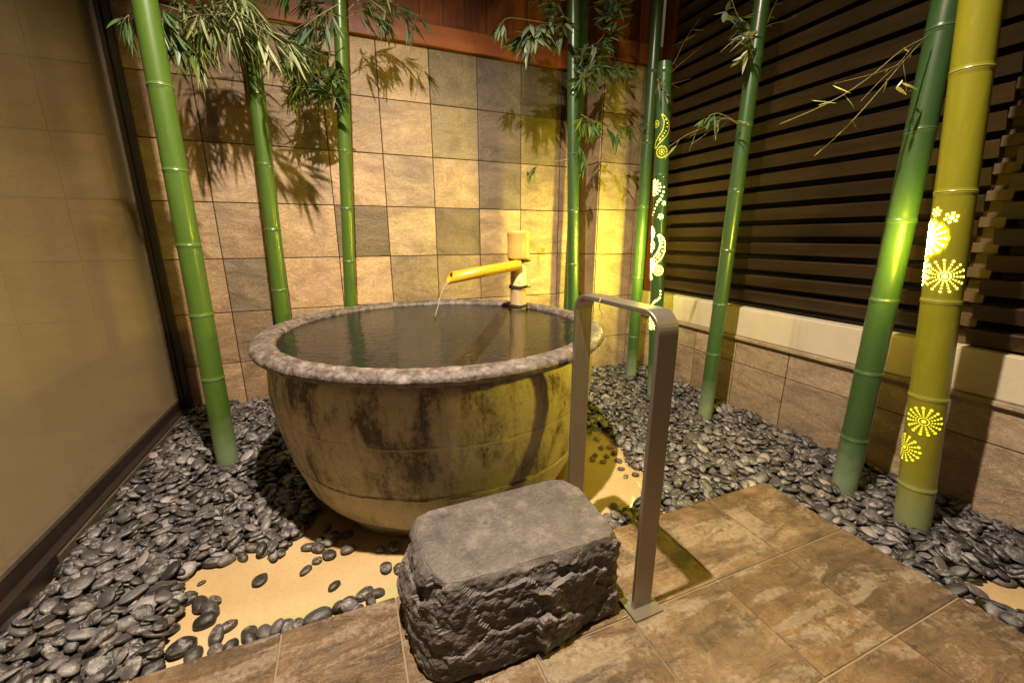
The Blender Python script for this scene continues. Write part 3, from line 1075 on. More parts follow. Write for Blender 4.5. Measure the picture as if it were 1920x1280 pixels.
for ci, s in enumerate(caps):
    for p in ring:
        q = Vector((cx + (p.x - cx) * s, cyy + (p.y - cyy) * s, 0))
        z = ZT + (0.0 if ci > 0 else -0.0012) + 0.0012 * mnoise.noise(q * 35) + 0.0006 * mnoise.noise(q * 110)
        vs.append((q.x, q.y, z))
for ci in range(len(caps)):
    b0 = base + ci * NP_
    prev = 0 if ci == 0 else b0 - NP_
    for k in range(NP_):
        k2 = (k + 1) % NP_
        fs.append((prev + k, prev + k2, b0 + k2, b0 + k))
fs.append(tuple(base + (len(caps) - 1) * NP_ + k for k in range(NP_)))
mb.add(vs, fs)
st = mb.build('stone_step', M_STONE, None, False, loc=(cx, cyy, 0))
tag(st, 'dark grey rough hewn stone block with a flat top used as step before the tub', 'stone step')

# ================================================================ handrail
FA, FB = Vector((0.652, 0.690, 0)), Vector((0.648, 1.035, 0))
rail = empty('handrail', (FA.x, FA.y, 0), 'brushed steel flat bar handrail arch beside the stone step', 'handrail')
dr = (FB - FA).normalized()
nr = Vector((dr.y, -dr.x, 0))
WB, TB, HT, RB = 0.058, 0.012, 0.795, 0.045
Ln = (FB - FA).length
path = [(0, 0.004)]
for k in range(11):
    a = PI - (PI / 2) * k / 10
    path.append((RB + RB * math.cos(a), HT - RB + RB * math.sin(a)))
for k in range(11):
    a = PI / 2 - (PI / 2) * k / 10
    path.append((Ln - RB + RB * math.cos(a), HT - RB + RB * math.sin(a)))
path.append((Ln, -0.04))
mb = MB()
vs, fs = [], []
for i, (s, z) in enumerate(path):
    p0, p1 = path[max(i - 1, 0)], path[min(i + 1, len(path) - 1)]
    tx, tz = p1[0] - p0[0], p1[1] - p0[1]
    l = math.hypot(tx, tz)
    nx, nz = -tz / l, tx / l
    e = 0.0016
    for (w_, t_) in ((-WB / 2, -TB / 2 + e), (-WB / 2 + e, -TB / 2), (WB / 2 - e, -TB / 2), (WB / 2, -TB / 2 + e), (WB / 2, TB / 2 - e), (WB / 2 - e, TB / 2), (-WB / 2 + e, TB / 2), (-WB / 2, TB / 2 - e)):
        q = FA + dr * (s + nx * t_) + nr * w_
        vs.append((q.x, q.y, z + nz * t_))
for i in range(len(path) - 1):
    for k in range(8):
        a, b = i * 8 + k, i * 8 + (k + 1) % 8
        fs.append((a, a + 8, b + 8, b))
fs += [tuple(range(8)), tuple(range((len(path) - 1) * 8, len(path) * 8))[::-1]]
mb.add(vs, fs)
mb.build('bar', M_STEEL, rail)
mb = MB()
c = FA
pl = [c + dr * a + nr * b for a, b in ((-0.036, -0.045), (0.036, -0.045), (0.036, 0.045), (-0.036, 0.045))]
mb.add([(p.x, p.y, 0.0015) for p in pl] + [(p.x, p.y, 0.0065) for p in pl], [(3, 2, 1, 0), (4, 5, 6, 7), (0, 1, 5, 4), (1, 2, 6, 5), (2, 3, 7, 6), (3, 0, 4, 7)])
mb.build('base_plate', M_STEEL, rail)
mb = MB()
tw = FA + dr * (Ln * 0.62) - nr * 0.029
mb.tube([(tw.x, tw.y, HT + 0.009), (tw.x - 0.006, tw.y, HT), (tw.x - 0.004, tw.y, HT - 0.022), (tw.x + 0.004, tw.y - 0.004, HT - 0.036), (tw.x - 0.003, tw.y, HT - 0.058)], 0.0016, n=5)
tag(mb.build('twine', mat_plain('pale_twine', (0.45, 0.36, 0.16), 0.8)), 'short loop of pale twine hanging from the top of the handrail', 'twine')

# ================================================================ bamboo poles
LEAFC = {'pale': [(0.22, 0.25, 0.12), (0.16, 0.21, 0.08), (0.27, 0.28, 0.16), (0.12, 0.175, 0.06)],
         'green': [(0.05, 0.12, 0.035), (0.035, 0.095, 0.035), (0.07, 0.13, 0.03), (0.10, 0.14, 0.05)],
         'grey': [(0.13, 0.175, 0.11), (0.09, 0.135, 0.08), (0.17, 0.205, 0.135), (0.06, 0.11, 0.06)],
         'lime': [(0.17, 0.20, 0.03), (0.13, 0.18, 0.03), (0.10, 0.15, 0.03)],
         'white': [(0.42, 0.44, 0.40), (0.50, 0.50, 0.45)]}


def add_leaf(mb, base, direction, length, width, curl, color):
    d = direction.normalized()
    sd = d.cross(Vector((0, 0, 1)))
    if sd.length < 1e-3:
        sd = Vector((1, 0, 0))
    sd.normalize()
    sd = (sd + Vector((random.uniform(-.5, .5), random.uniform(-.5, .5), random.uniform(-.7, .7)))).normalized()
    sd = (sd - d * sd.dot(d)).normalized()
    nm = d.cross(sd)
    prof = [(0, 0.12), (0.12, 0.62), (0.32, 1.0), (0.58, 0.80), (0.82, 0.40), (1.0, 0.0)]
    vs, fs = [], []
    for (t, w) in prof:
        c = base + d * (length * t) + Vector((0, 0, -1)) * (curl * length * t * t)
        wv = sd * (width * 0.5 * w)
        fold = nm * (width * 0.13 * w)
        vs += [c - wv + fold, c, c + wv + fold]
    for i in range(len(prof) - 1):
        a = i * 3
        fs += [(a, a + 1, a + 4, a + 3), (a + 1, a + 2, a + 5, a + 4)]
    s = random.uniform(0.75, 1.25)
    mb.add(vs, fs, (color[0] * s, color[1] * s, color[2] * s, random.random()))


def bezier(pts, n):
    P = [Vector(p) for p in pts]
    out = []
    for i in range(n):
        t = i / (n - 1) * (len(P) - 1)
        k = min(int(t), len(P) - 2)
        f = t - k
        p0, p1, p2, p3 = P[max(k - 1, 0)], P[k], P[k + 1], P[min(k + 2, len(P) - 1)]
        out.append(0.5 * ((2 * p1) + (p2 - p0) * f + (2 * p0 - 5 * p1 + 4 * p2 - p3) * f * f + (3 * p1 - p0 - 3 * p2 + p3) * f ** 3))
    return out


def spray(pole_t, scale, pts, fans, per, ln, lw, palette, reach=0.07, curl=0.3, stem=0.0022, down=0.5, along=0.6, start=0.15):
    """a stem through pts with short side twigs ending in fans of leaves"""
    tw, lf = MB(), MB()
    fans = int(fans * scale)
    cv = bezier(pts, 14)
    tw.tube(cv, stem, stem * 0.45, n=5)
    for f in range(fans):
        t = start + (1 - start) * (f + 0.5 * random.random()) / max(1, fans)
        i = min(int(t * 13), 12)
        b = cv[i]
        tang = (cv[i + 1] - cv[i]).normalized()
        out = (tang * along + Vector((random.uniform(-1, 1), random.uniform(-.8, .8), random.uniform(-.9, .7)))).normalized()
        e = b + out * reach * random.uniform(0.4, 1.1) + Vector((0, 0, -0.3 * reach * random.random()))
        tw.tube([b, (b + e) / 2 + Vector((0, 0, 0.004)), e], stem * 0.5, stem * 0.3, n=4)
        for k in range(per):
            dd = (out * 0.7 + tang * along * 0.7 + Vector((random.uniform(-.8, .8), random.uniform(-.8, .8), random.uniform(-.6, .5) - down))).normalized()
            add_leaf(lf, b.lerp(e, random.uniform(0.55, 1.0)), dd, ln * random.uniform(0.65, 1.2), lw * random.uniform(0.7, 1.2), curl * random.uniform(-0.2, 1.5), random.choice(LEAFC[palette]))
    br = tw.build('branch', M_TWIG, pole_t, True)
    lo = link('leaves', lf.mesh('leaves'), M_LEAF)
    lo.data.transform(Matrix.Translation(-pole_t.location))
    lo.parent = br


def culm(mb, base, slope, rb, rt, nodes, ztop, n=40, capped=False):
    """bamboo stem: straight tube with a thin double ridge at every node"""
    lv = {-0.05, ztop}
    z = 0.0
    while z < ztop:
        lv.add(round(z, 3))
        z += 0.08
    ridges = {}
    for zn in nodes:
        for dz, dr_ in ((-0.012, 0.0), (-0.006, 0.0012), (-0.0032, 0.0022), (-0.0012, -0.0006), (0.001, 0.0020), (0.004, 0.0007), (0.010, 0.0)):
            lv.add(round(zn + dz, 5))
            ridges[round(zn + dz, 5)] = dr_
    lv = sorted(lv)
    vs, fs = [], []
    for z in lv:
        r = rb + (rt - rb) * max(z, 0) / 2.0 + ridges.get(z, 0)
        if z == ztop and capped:
            r -= 0.001
        for k in range(n):
            a = 2 * PI * k / n
            vs.append((base[0] + slope[0] * z + r * math.cos(a), base[1] + slope[1] * z + r * math.sin(a), z))
    for i in range(len(lv) - 1):
        near = min([abs((lv[i] + lv[i + 1]) / 2 - zn) for zn in nodes] + [9])
        bl = 0.30 if near < 0.005 else (0.10 if near < 0.014 else 0.0)
        mb.add(vs[i * n:(i + 2) * n], [(k, (k + 1) % n, (k + 1) % n + n, k + n) for k in range(n)], (1, 1, 1, bl))
    mb.add(vs[(len(lv) - 1) * n:], [tuple(range(n))], (1, 1, 1, 0))


POLES = {}


def pole(key, label, base, slope, rb, rt, nodes, mat, ztop=2.85, name='bamboo_pole', cat='bamboo', group='bamboo poles round the tub', capped=False):
    t = empty(name, (base[0], base[1], 0), label, cat, group)
    mb = MB()
    culm(mb, base, slope, rb, rt, nodes, ztop, capped=capped)
    mb.build('culm', mat, t, True)
    POLES[key] = (t, base, slope)
    return t


def fill_nodes(known, step=0.31, hi=2.8):
    k = sorted(known)
    while k[0] - step > 0.12:
        k.insert(0, k[0] - step)
    while k[-1] + step < hi:
        k.append(k[-1] + step)
    return k


pole(1, 'bright green bamboo pole nearest the glass partition, dusty pale at its foot', (-0.562, 1.982), (0.010, -0.004), 0.0415, 0.0365, fill_nodes([1.473, 1.196, 0.928, 0.655, 0.386], 0.29), M_GREEN)
pole(2, 'green bamboo pole with a dense pale leaf spray, left behind the tub', (-0.348, 2.495), (0.022, -0.009), 0.0385, 0.0345, fill_nodes([1.612, 1.304, 0.995]), M_GREEN)
pole(3, 'green bamboo pole behind the tub under the leaf shadows, middle of the back wall', (-0.022, 2.581), (0.058, -0.024), 0.034, 0.0325, fill_nodes([1.962, 1.687, 1.402, 1.109, 0.823], 0.285), M_GREEN)
pole(4, 'dark green bamboo pole just left of the corner pillar with grey leaves', (1.378, 2.297), (-0.032, 0.013), 0.0345, 0.0342, fill_nodes([2.083, 1.75, 1.435, 1.115, 0.79], 0.33), M_DGREEN)
pole(5, 'thin dark green bamboo pole half hidden behind the pole at the pillar', (1.492, 2.607), (0.016, -0.007), 0.034, 0.034, fill_nodes([2.0, 1.36], 0.33), M_DGREEN)
pole(6, 'dark green bamboo pole with a bright lit stripe before the corner pillar', (1.813, 2.228), (-0.004, 0.002), 0.036, 0.034, fill_nodes([1.906, 1.52, 1.147, 0.696, 0.292], 0.38), M_DGREEN)
pole(7, 'slim green bamboo pole standing against the low slate plinth wall', (1.795, 1.553), (0.009, -0.004), 0.036, 0.0325, fill_nodes([1.466, 1.178, 0.893, 0.618, 0.351], 0.28), M_DGREEN)
pole(8, 'thick green bamboo pole beside the yellow lamp pole with a yellow lit edge', (1.784, 0.84), (-0.013, 0.005), 0.0425, 0.038, fill_nodes([1.572, 1.291, 1.013, 0.742, 0.472, 0.205], 0.28), M_DGREEN)
PL6 = pole('L6', 'dark green lamp pole with glowing paisley holes in the corner by the pillar', (1.739, 1.906), (-0.051, 0.021), 0.0395, 0.037, fill_nodes([1.794, 1.285, 0.471], 0.40, 1.8), M_LGREEN, 1.836, 'bamboo_lamp', 'lamp', 'perforated bamboo lamps', True)
PL9 = pole('L9', 'leaning yellow bamboo lamp pole with glowing flower burst holes', (1.754, 0.611), (-0.120, 0.049), 0.0485, 0.0395, fill_nodes([1.383, 1.081, 0.773, 0.466, 0.146], 0.30), M_YEL, 2.85, 'bamboo_lamp', 'lamp', 'perforated bamboo lamps')

# ---------------------------------------------------------------- perforations of the two lamps
def cyl_frame(key):
    t, base, slope = POLES[key]
    rb, rt = {'L6': (0.0395, 0.037), 'L9': (0.0485, 0.0395)}[key]
    # angle that faces the camera
    a0 = math.atan2(-base[1], -base[0])
    return base, slope, rb, rt, a0


def dot(mb, key, arc, z, r, lift=0.0011):
    """a round hole at arc length arc (m, + to the viewer's right) and height z"""
    base, slope, rb, rt, a0 = cyl_frame(key)
    R = rb + (rt - rb) * z / 2.0
    vs = []
    n = 9
    for k in range(n):
        ar, zz = arc + r * math.cos(2 * PI * k / n), z + r * 1.0 * math.sin(2 * PI * k / n)
        a = a0 + ar / R
        vs.append((base[0] + slope[0] * zz + (R + lift) * math.cos(a), base[1] + slope[1] * zz + (R + lift) * math.sin(a), zz))
    mb.add(vs, [tuple(range(n))])


def from_px(key, px, py):
    """arc and height on the pole for a spot seen at px, py"""
    base, slope, rb, rt, a0 = cyl_frame(key)
    d = ray(px, py)
    R = (rb + rt) / 2
    o = Vector(CAM)
    # iterate: axis position at height z
    z = 0.8
    for it in range(6):
        ax, ay = base[0] + slope[0] * z, base[1] + slope[1] * z
        R = rb + (rt - rb) * z / 2.0
        A = d.x * d.x + d.y * d.y
        B = 2 * (d.x * (o.x - ax) + d.y * (o.y - ay))
        Cc = (o.x - ax) ** 2 + (o.y - ay) ** 2 - R * R
        D = B * B - 4 * A * Cc
        tt = (-B - math.sqrt(max(D, 0))) / (2 * A)
        z = o.z + d.z * tt
    x, y = o.x + d.x * tt, o.y + d.y * tt
    a = math.atan2(y - ay, x - ax) - a0
    a = (a + PI) % (2 * PI) - PI
    return a * R, z


def flower(mb, key, px, py, r, n=6):
    a, z = from_px(key, px, py)
    dot(mb, key, a, z, r * 0.45)
    for k in range(n):
        t = 2 * PI * k / n + 0.3
        dot(mb, key, a + r * math.cos(t), z + r * math.sin(t), r * 0.30)


def burst(mb, key, a, z, r, n=15, k_=1.0):
    dot(mb, key, a, z, r * 0.13)
    for k in range(22):
        t = 2 * PI * k / 22
        dot(mb, key, a + r * 0.27 * math.cos(t), z + r * 0.27 * math.sin(t), r * 0.033)
    for k in range(n):
        t = 2 * PI * k / n
        for (q, s) in ((0.42, 0.045), (0.57, 0.058), (0.75, 0.070), (0.96, 0.098)):
            dot(mb, key, a + r * q * math.cos(t), z + r * q * math.sin(t), r * s * k_)


def holes(lamp, key, mat, fn, name):
    mb = MB()
    fn(mb)
    mb.build(name, mat, lamp)


holes(PL9, 'L9', M_HOT, lambda m: flower(m, 'L9', 1756, 398, 0.0105), 'perforated_flower')
holes(PL9, 'L9', M_HOT, lambda m: flower(m, 'L9', 1784, 408, 0.0120), 'perforated_flower')
a9, z9 = from_px('L9', 1771, 518)
b9, y9 = from_px('L9', 1746, 455)
holes(PL9, 'L9', M_HOT, lambda m: burst(m, 'L9', a9, z9, 0.047, 15, 0.62), 'perforated_burst')
c9, x9 = from_px('L9', 1732, 790)
d9, w9 = from_px('L9', 1698, 838)
holes(PL9, 'L9', M_DIM, lambda m: burst(m, 'L9', c9, x9, 0.046), 'perforated_burst')
holes(PL9, 'L9', M_DIM, lambda m: burst(m, 'L9', d9 - 0.004, w9, 0.046), 'perforated_burst')


def dots_px(mb, key, lst):
    for (px, py, r) in lst:
        a, z = from_px(key, px, py)
        dot(mb, key, a, z, r)


def paisley(mb, key, spine, r=0.0026, inner=True):
    """outline dots and filling dots of a tapering S shape; spine = (px, py, half width px)"""
    P = bezier([(p[0], p[1], p[2]) for p in spine], 26)
    for i, p in enumerate(P):
        q = P[min(i + 1, 25)] - P[max(i - 1, 0)]
        l = math.hypot(q.x, q.y)
        nx, ny = -q.y / l, q.x / l
        for s in (-1, 1):
            a, z = from_px(key, p.x + nx * p.z * s, p.y + ny * p.z * s)
            dot(mb, key, a, z, r)
        if inner and i % 2 == 0 and p.z > 3:
            a, z = from_px(key, p.x + nx * p.z * random.uniform(-.4, .4), p.y + ny * p.z * random.uniform(-.4, .4))
            dot(mb, key, a, z, r * random.uniform(1.2, 1.9))


def wheel(mb, key, px, py, r):
    a, z = from_px(key, px, py)
    for (q, n, s) in ((1.0, 26, 0.075), (0.78, 20, 0.045), (0.45, 8, 0.085)):
        for k in range(n):
            t = 2 * PI * k / n
            dot(mb, key, a + r * q * math.cos(t), z + r * q * math.sin(t), r * s)
    dot(mb, key, a, z, r * 0.17)


def p6_dim(mb):
    paisley(mb, 'L6', [(1242, 215, 1), (1249, 228, 4), (1248, 245, 5.5), (1240, 258, 5), (1233, 268, 3), (1229, 278, 1)], 0.0022)


def p6_wheel0(mb):
    wheel(mb, 'L6', 1231, 233, 0.018)


def p6_wheel(mb):
    wheel(mb, 'L6', 1241, 285, 0.029)


def p6_mid(mb):
    a, z = from_px('L6', 1228, 352)
    burst(mb, 'L6', a - 0.006, z, 0.042, 13)


def p6_trail(mb):
    dots_px(mb, 'L6', [(1245, 351, .004), (1244, 360, .005), (1241, 367, .0055), (1238, 374, .006), (1234, 378, .006), (1231, 384, .005), (1228, 391, .004), (1226, 398, .004), (1224, 403, .003)])


def p6_hot(mb):
    paisley(mb, 'L6', [(1235, 441, 1.5), (1241, 450, 4), (1242, 464, 5), (1237, 478, 6), (1228, 489, 5), (1223, 502, 2), (1220, 514, 1)], 0.0034)
    dots_px(mb, 'L6', [(1222, 521, .008)])


def p6_low(mb):
    dots_px(mb, 'L6', [(1238, 546, .005), (1238, 552, .004), (1237, 558, .005), (1234, 561, .005), (1230, 564, .006), (1226, 567, .005), (1223, 571, .004), (1221, 575, .004)])


def p6_foot(mb):
    a, z = from_px('L6', 1222, 606)
    burst(mb, 'L6', a - 0.006, z, 0.039, 13)


holes(PL6, 'L6', M_DIM, p6_dim, 'perforated_paisley')
holes(PL6, 'L6', M_DIM, p6_wheel, 'perforated_wheel')
holes(PL6, 'L6', M_DIM, p6_wheel0, 'perforated_wheel')
holes(PL6, 'L6', M_MID, p6_trail, 'perforated_dots')
holes(PL6, 'L6', M_MID, lambda m: flower(m, 'L6', 1245, 381, 0.009), 'perforated_flower')
holes(PL6, 'L6', M_MID, lambda m: flower(m, 'L6', 1239, 406, 0.0115), 'perforated_flower')
holes(PL6, 'L6', M_HOT2, lambda m: wheel(m, 'L6', 1222, 460, 0.031), 'perforated_wheel')
holes(PL6, 'L6', M_HOT2, lambda m: wheel(m, 'L6', 1234, 507, 0.027), 'perforated_wheel')
holes(PL6, 'L6', M_MID, p6_mid, 'perforated_burst')
holes(PL6, 'L6', M_HOT2, p6_hot, 'perforated_paisley')
holes(PL6, 'L6', M_MID, p6_low, 'perforated_dots')
holes(PL6, 'L6', M_MID, p6_foot, 'perforated_burst')


# pattern continued round both lamps' sides, added overbright to light the walls and tub
for (ang, z, r, mt) in ((-66, 0.955, 0.047, M_BACKLIT), (-100, 0.86, 0.046, M_BACKLIT3)):
    holes(PL9, 'L9', mt, lambda m: burst(m, 'L9', math.radians(ang) * 0.044, z, r, 15, 0.6), 'perforated_burst')
for (ang, z, r) in ((-84, 0.80, 0.033), (-92, 0.98, 0.034), (-118, 0.74, 0.033), (-126, 0.90, 0.033)):
    holes(PL6, 'L6', M_BACKLIT2, lambda m: burst(m, 'L6', math.radians(ang) * 0.0382, z, r, 13, 0.8), 'perforated_burst')


# ---------------------------------------------------------------- branches and leaves
def foliage(key, fn):
    fn(POLES[key][0], 1.25)


def Y(y, *pts):
    return [on_y(a, b, y + (c[0] if c else 0)) for (a, b, *c) in pts]


def f1(tw, lf):
    spray(tw, lf, Y(2.02, (262, 20), (240, 30), (220, 48)), 5, 3, 0.075, 0.014, 'green', 0.04, down=0.9)
    spray(tw, lf, Y(2.02, (285, 15), (305, 40), (320, 62)), 8, 4, 0.085, 0.017, 'green', 0.05, down=0.6)


def f2(tw, lf):
    lf *= 1.25
    random.seed(11)
    y = 2.36
    # the big mass of pale leaves reaching to the left
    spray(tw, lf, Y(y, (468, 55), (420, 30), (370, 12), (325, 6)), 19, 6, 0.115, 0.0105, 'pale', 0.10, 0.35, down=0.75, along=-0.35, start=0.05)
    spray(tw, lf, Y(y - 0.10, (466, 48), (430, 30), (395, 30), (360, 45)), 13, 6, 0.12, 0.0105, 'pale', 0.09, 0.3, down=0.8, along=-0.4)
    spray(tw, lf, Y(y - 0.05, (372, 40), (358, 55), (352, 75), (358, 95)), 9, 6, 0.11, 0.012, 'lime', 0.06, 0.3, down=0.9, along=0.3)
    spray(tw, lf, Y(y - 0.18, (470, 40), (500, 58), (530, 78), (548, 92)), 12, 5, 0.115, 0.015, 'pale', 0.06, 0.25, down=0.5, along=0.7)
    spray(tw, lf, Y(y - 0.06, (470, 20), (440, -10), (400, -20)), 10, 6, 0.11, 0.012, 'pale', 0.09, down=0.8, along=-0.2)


def f3(tw, lf):
    random.seed(5)
    y = 2.47
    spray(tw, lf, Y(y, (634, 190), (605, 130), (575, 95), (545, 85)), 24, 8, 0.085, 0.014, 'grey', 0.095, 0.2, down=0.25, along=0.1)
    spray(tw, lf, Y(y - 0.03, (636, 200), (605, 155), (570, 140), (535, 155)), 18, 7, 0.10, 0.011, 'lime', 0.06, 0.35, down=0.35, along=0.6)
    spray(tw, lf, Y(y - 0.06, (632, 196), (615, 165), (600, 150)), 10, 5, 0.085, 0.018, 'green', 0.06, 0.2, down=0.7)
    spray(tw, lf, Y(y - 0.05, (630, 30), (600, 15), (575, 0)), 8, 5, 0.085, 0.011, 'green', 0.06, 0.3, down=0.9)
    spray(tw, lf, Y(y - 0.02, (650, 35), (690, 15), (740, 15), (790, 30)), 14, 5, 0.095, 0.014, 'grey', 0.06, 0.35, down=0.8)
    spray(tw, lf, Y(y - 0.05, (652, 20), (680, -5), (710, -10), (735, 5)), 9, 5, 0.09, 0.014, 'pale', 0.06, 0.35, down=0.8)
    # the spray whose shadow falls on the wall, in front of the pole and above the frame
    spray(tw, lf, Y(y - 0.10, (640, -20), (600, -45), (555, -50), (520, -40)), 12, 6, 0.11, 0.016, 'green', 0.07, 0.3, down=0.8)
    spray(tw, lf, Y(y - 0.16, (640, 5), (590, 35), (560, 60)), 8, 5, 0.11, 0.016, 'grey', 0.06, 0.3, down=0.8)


def f4(tw, lf):
    random.seed(21)
    y = 2.27
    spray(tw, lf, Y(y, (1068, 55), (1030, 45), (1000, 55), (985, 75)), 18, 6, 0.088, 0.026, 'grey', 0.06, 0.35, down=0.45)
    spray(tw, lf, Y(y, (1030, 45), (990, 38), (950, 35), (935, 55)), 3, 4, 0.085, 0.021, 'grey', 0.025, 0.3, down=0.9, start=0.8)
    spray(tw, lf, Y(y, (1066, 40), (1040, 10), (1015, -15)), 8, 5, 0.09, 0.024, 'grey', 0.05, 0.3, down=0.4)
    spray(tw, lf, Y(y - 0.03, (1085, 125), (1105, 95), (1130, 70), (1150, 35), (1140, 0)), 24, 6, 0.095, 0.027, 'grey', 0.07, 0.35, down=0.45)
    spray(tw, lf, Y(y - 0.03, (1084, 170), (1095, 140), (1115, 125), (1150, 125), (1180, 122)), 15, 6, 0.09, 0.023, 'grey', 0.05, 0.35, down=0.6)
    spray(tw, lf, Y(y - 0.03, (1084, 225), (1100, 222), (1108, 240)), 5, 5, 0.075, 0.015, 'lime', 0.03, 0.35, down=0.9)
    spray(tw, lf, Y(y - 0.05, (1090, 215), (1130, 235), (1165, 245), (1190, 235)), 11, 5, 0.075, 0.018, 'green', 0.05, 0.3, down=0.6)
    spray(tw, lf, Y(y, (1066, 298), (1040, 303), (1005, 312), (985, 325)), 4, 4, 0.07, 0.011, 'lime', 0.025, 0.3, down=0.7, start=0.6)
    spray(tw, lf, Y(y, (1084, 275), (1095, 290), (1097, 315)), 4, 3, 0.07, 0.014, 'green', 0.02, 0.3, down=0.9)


def f6(tw, lf):
    random.seed(3)
    spray(tw, lf, Y(1.92, (1232, 150), (1262, 120), (1285, 75), (1313, 35)), 2, 2, 0.06, 0.008, 'grey', 0.02, stem=0.0016, start=0.6)
    spray(tw, lf, Y(1.91, (1233, 165), (1265, 130), (1312, 90)), 2, 1, 0.05, 0.008, 'grey', 0.015, stem=0.0016)
    spray(tw, lf, Y(1.91, (1233, 160), (1250, 160), (1298, 147)), 2, 1, 0.05, 0.008, 'lime', 0.015, stem=0.0014)
    spray(tw, lf, Y(1.90, (1232, 150), (1246, 165), (1255, 190)), 3, 3, 0.065, 0.016, 'grey', 0.02, down=0.8)


def f7(tw, lf):
    random.seed(4)
    y = 1.52
    spray(tw, lf, Y(y, (1415, 95), (1403, 60), (1385, 35), (1372, 0)), 6, 3, 0.075, 0.023, 'grey', 0.03, 0.3, down=0.3)
    spray(tw, lf, Y(y - 0.03, (1412, 110), (1402, 75), (1396, 60)), 4, 3, 0.075, 0.024, 'white', 0.03, 0.2, down=0.9)
    spray(tw, lf, Y(y, (1432, 55), (1448, 45), (1478, 38), (1500, 26)), 3, 1, 0.03, 0.008, 'grey', 0.012, stem=0.0017)
    spray(tw, lf, Y(y, (1438, 45), (1450, 15), (1462, -10)), 3, 1, 0.03, 0.008, 'grey', 0.012, stem=0.0017)
    spray(tw, lf, Y(y, (1388, 236), (1360, 222), (1325, 238), (1290, 252), (1253, 276)), 4, 2, 0.07, 0.010, 'lime', 0.03, 0.3, down=0.3, stem=0.0018, start=0.1)
    spray(tw, lf, Y(y, (1386, 233), (1355, 215), (1335, 215), (1320, 232)), 4, 3, 0.075, 0.012, 'green', 0.03, 0.4, down=0.4)
    spray(tw, lf, Y(y, (1350, 225), (1325, 250), (1297, 270)), 1, 1, 0.03, 0.008, 'lime', 0.01, stem=0.0014)


def f8(tw, lf):
    random.seed(9)
    y = 0.84
    spray(tw, lf, Y(y, (1742, 68), (1690, 95), (1630, 145), (1560, 190), (1462, 233)), 2, 1, 0.03, 0.006, 'lime', 0.01, stem=0.0016)
    spray(tw, lf, Y(y, (1738, 68), (1690, 120), (1640, 180), (1585, 240), (1527, 292)), 3, 1, 0.025, 0.006, 'lime', 0.01, stem=0.0016)
    spray(tw, lf, Y(y, (1690, 120), (1640, 138), (1565, 157)), 1, 1, 0.025, 0.005, 'lime', 0.01, stem=0.0013)
    spray(tw, lf, Y(y, (1738, 72), (1715, 82), (1692, 112), (1650, 152), (1614, 190)), 1, 1, 0.02, 0.005, 'lime', 0.01, stem=0.0013)
    t8, tw, lf = tw, MB(), MB()
    tw.tube(Y(y, (1692, 115), (1697, 142), (1700, 172)), 0.0012, 0.0008, n=5)
    for (a, b, c, d_, w) in ((1562, 160, 1595, 172, 0.011), (1522, 188, 1568, 190, 0.010), (1534, 198, 1562, 186, 0.007), (1692, 150, 1680, 165, 0.008), (1680, 163, 1700, 176, 0.009), (1692, 155, 1722, 166, 0.011), (1702, 172, 1722, 162, 0.008)):
        p, q = Y(y - 0.01, (a, b), (c, d_))
        add_leaf(lf, p, q - p, (q - p).length * 1.05, w, 0.05, (0.48, 0.48, 0.46))
    br = tw.build('branch', M_TWIG, t8, True)
    lo = link('leaves', lf.mesh('leaves'), M_LEAF)
    lo.data.transform(Matrix.Translation(-t8.location))
    lo.parent = br


foliage(1, f1)
foliage(2, f2)
foliage(3, f3)
foliage(4, f4)
foliage('L6', f6)
foliage(7, f7)
foliage(8, f8)

# ================================================================ pebbles
GRES = 0.008
GX0, GY0 = -0.93, -0.30
GNX, GNY = int((RIGHT_X + 0.01 - GX0) / GRES), int((WALL_Y - GY0) / GRES)
HM = np.full((GNX, GNY), BED_Z)
gx = GX0 + (np.arange(GNX) + 0.5) * GRES
gy = GY0 + (np.arange(GNY) + 0.5) * GRES


def inpoly(poly, x, y):
    c = False
    j = len(poly) - 1
    for i in range(len(poly)):
        xi, yi = poly[i]
        xj, yj = poly[j]
        if (yi > y) != (yj > y) and x < (xj - xi) * (y - yi) / (yj - yi) + xi:
            c = not c
        j = i
    return c


SANDS = [[(-0.50, 0.97), (-0.515, 1.10), (-0.50, 1.20), (-0.555, 1.30), (-0.45, 1.375), (-0.37, 1.375), (-0.30, 1.30), (-0.26, 1.36), (-0.20, 1.47), (-0.10, 1.52), (0.1, 1.4), (0.4, 1.1), (0.62, 0.97)],
         [(0.72, 1.10), (0.85, 1.02), (1.00, 1.10), (1.15, 1.20), (1.12, 1.34), (1.18, 1.48), (1.20, 1.66), (1.10, 1.75), (0.95, 1.80), (0.7, 1.4)],
         [(1.56, 0.40), (1.60, 0.44), (1.70, 0.41), (1.80, 0.32), (1.78, 0.18), (1.66, 0.18), (1.60, 0.30)],
         [(1.52, 0.99), (1.56, 0.98), (1.62, 0.90), (1.59, 0.89)]]
KEEP = [(TUB.x, TUB.y, 0.545)] + [(b[0], b[1], 0.045) for (t, b, s) in POLES.values()] + [(FB.x, FB.y, 0.02)]


def blocked(x, y, r):
    if x < PAVE_X + r * 0.75 and y < PAVE_Y + r * 0.75:
        return True
    if x < GLASS_X + 0.045 + r * 0.7 or x > RIGHT_X - r * 0.6 or y > WALL_Y - r * 0.6:
        return True
    if x > PX0 - r * 0.6 and y > PY0 - r * 0.6:
        return True
    for (a, b, q) in KEEP:
        if (x - a) ** 2 + (y - b) ** 2 < (q + r * 0.7) ** 2:
            return True
    return False


PEB = []


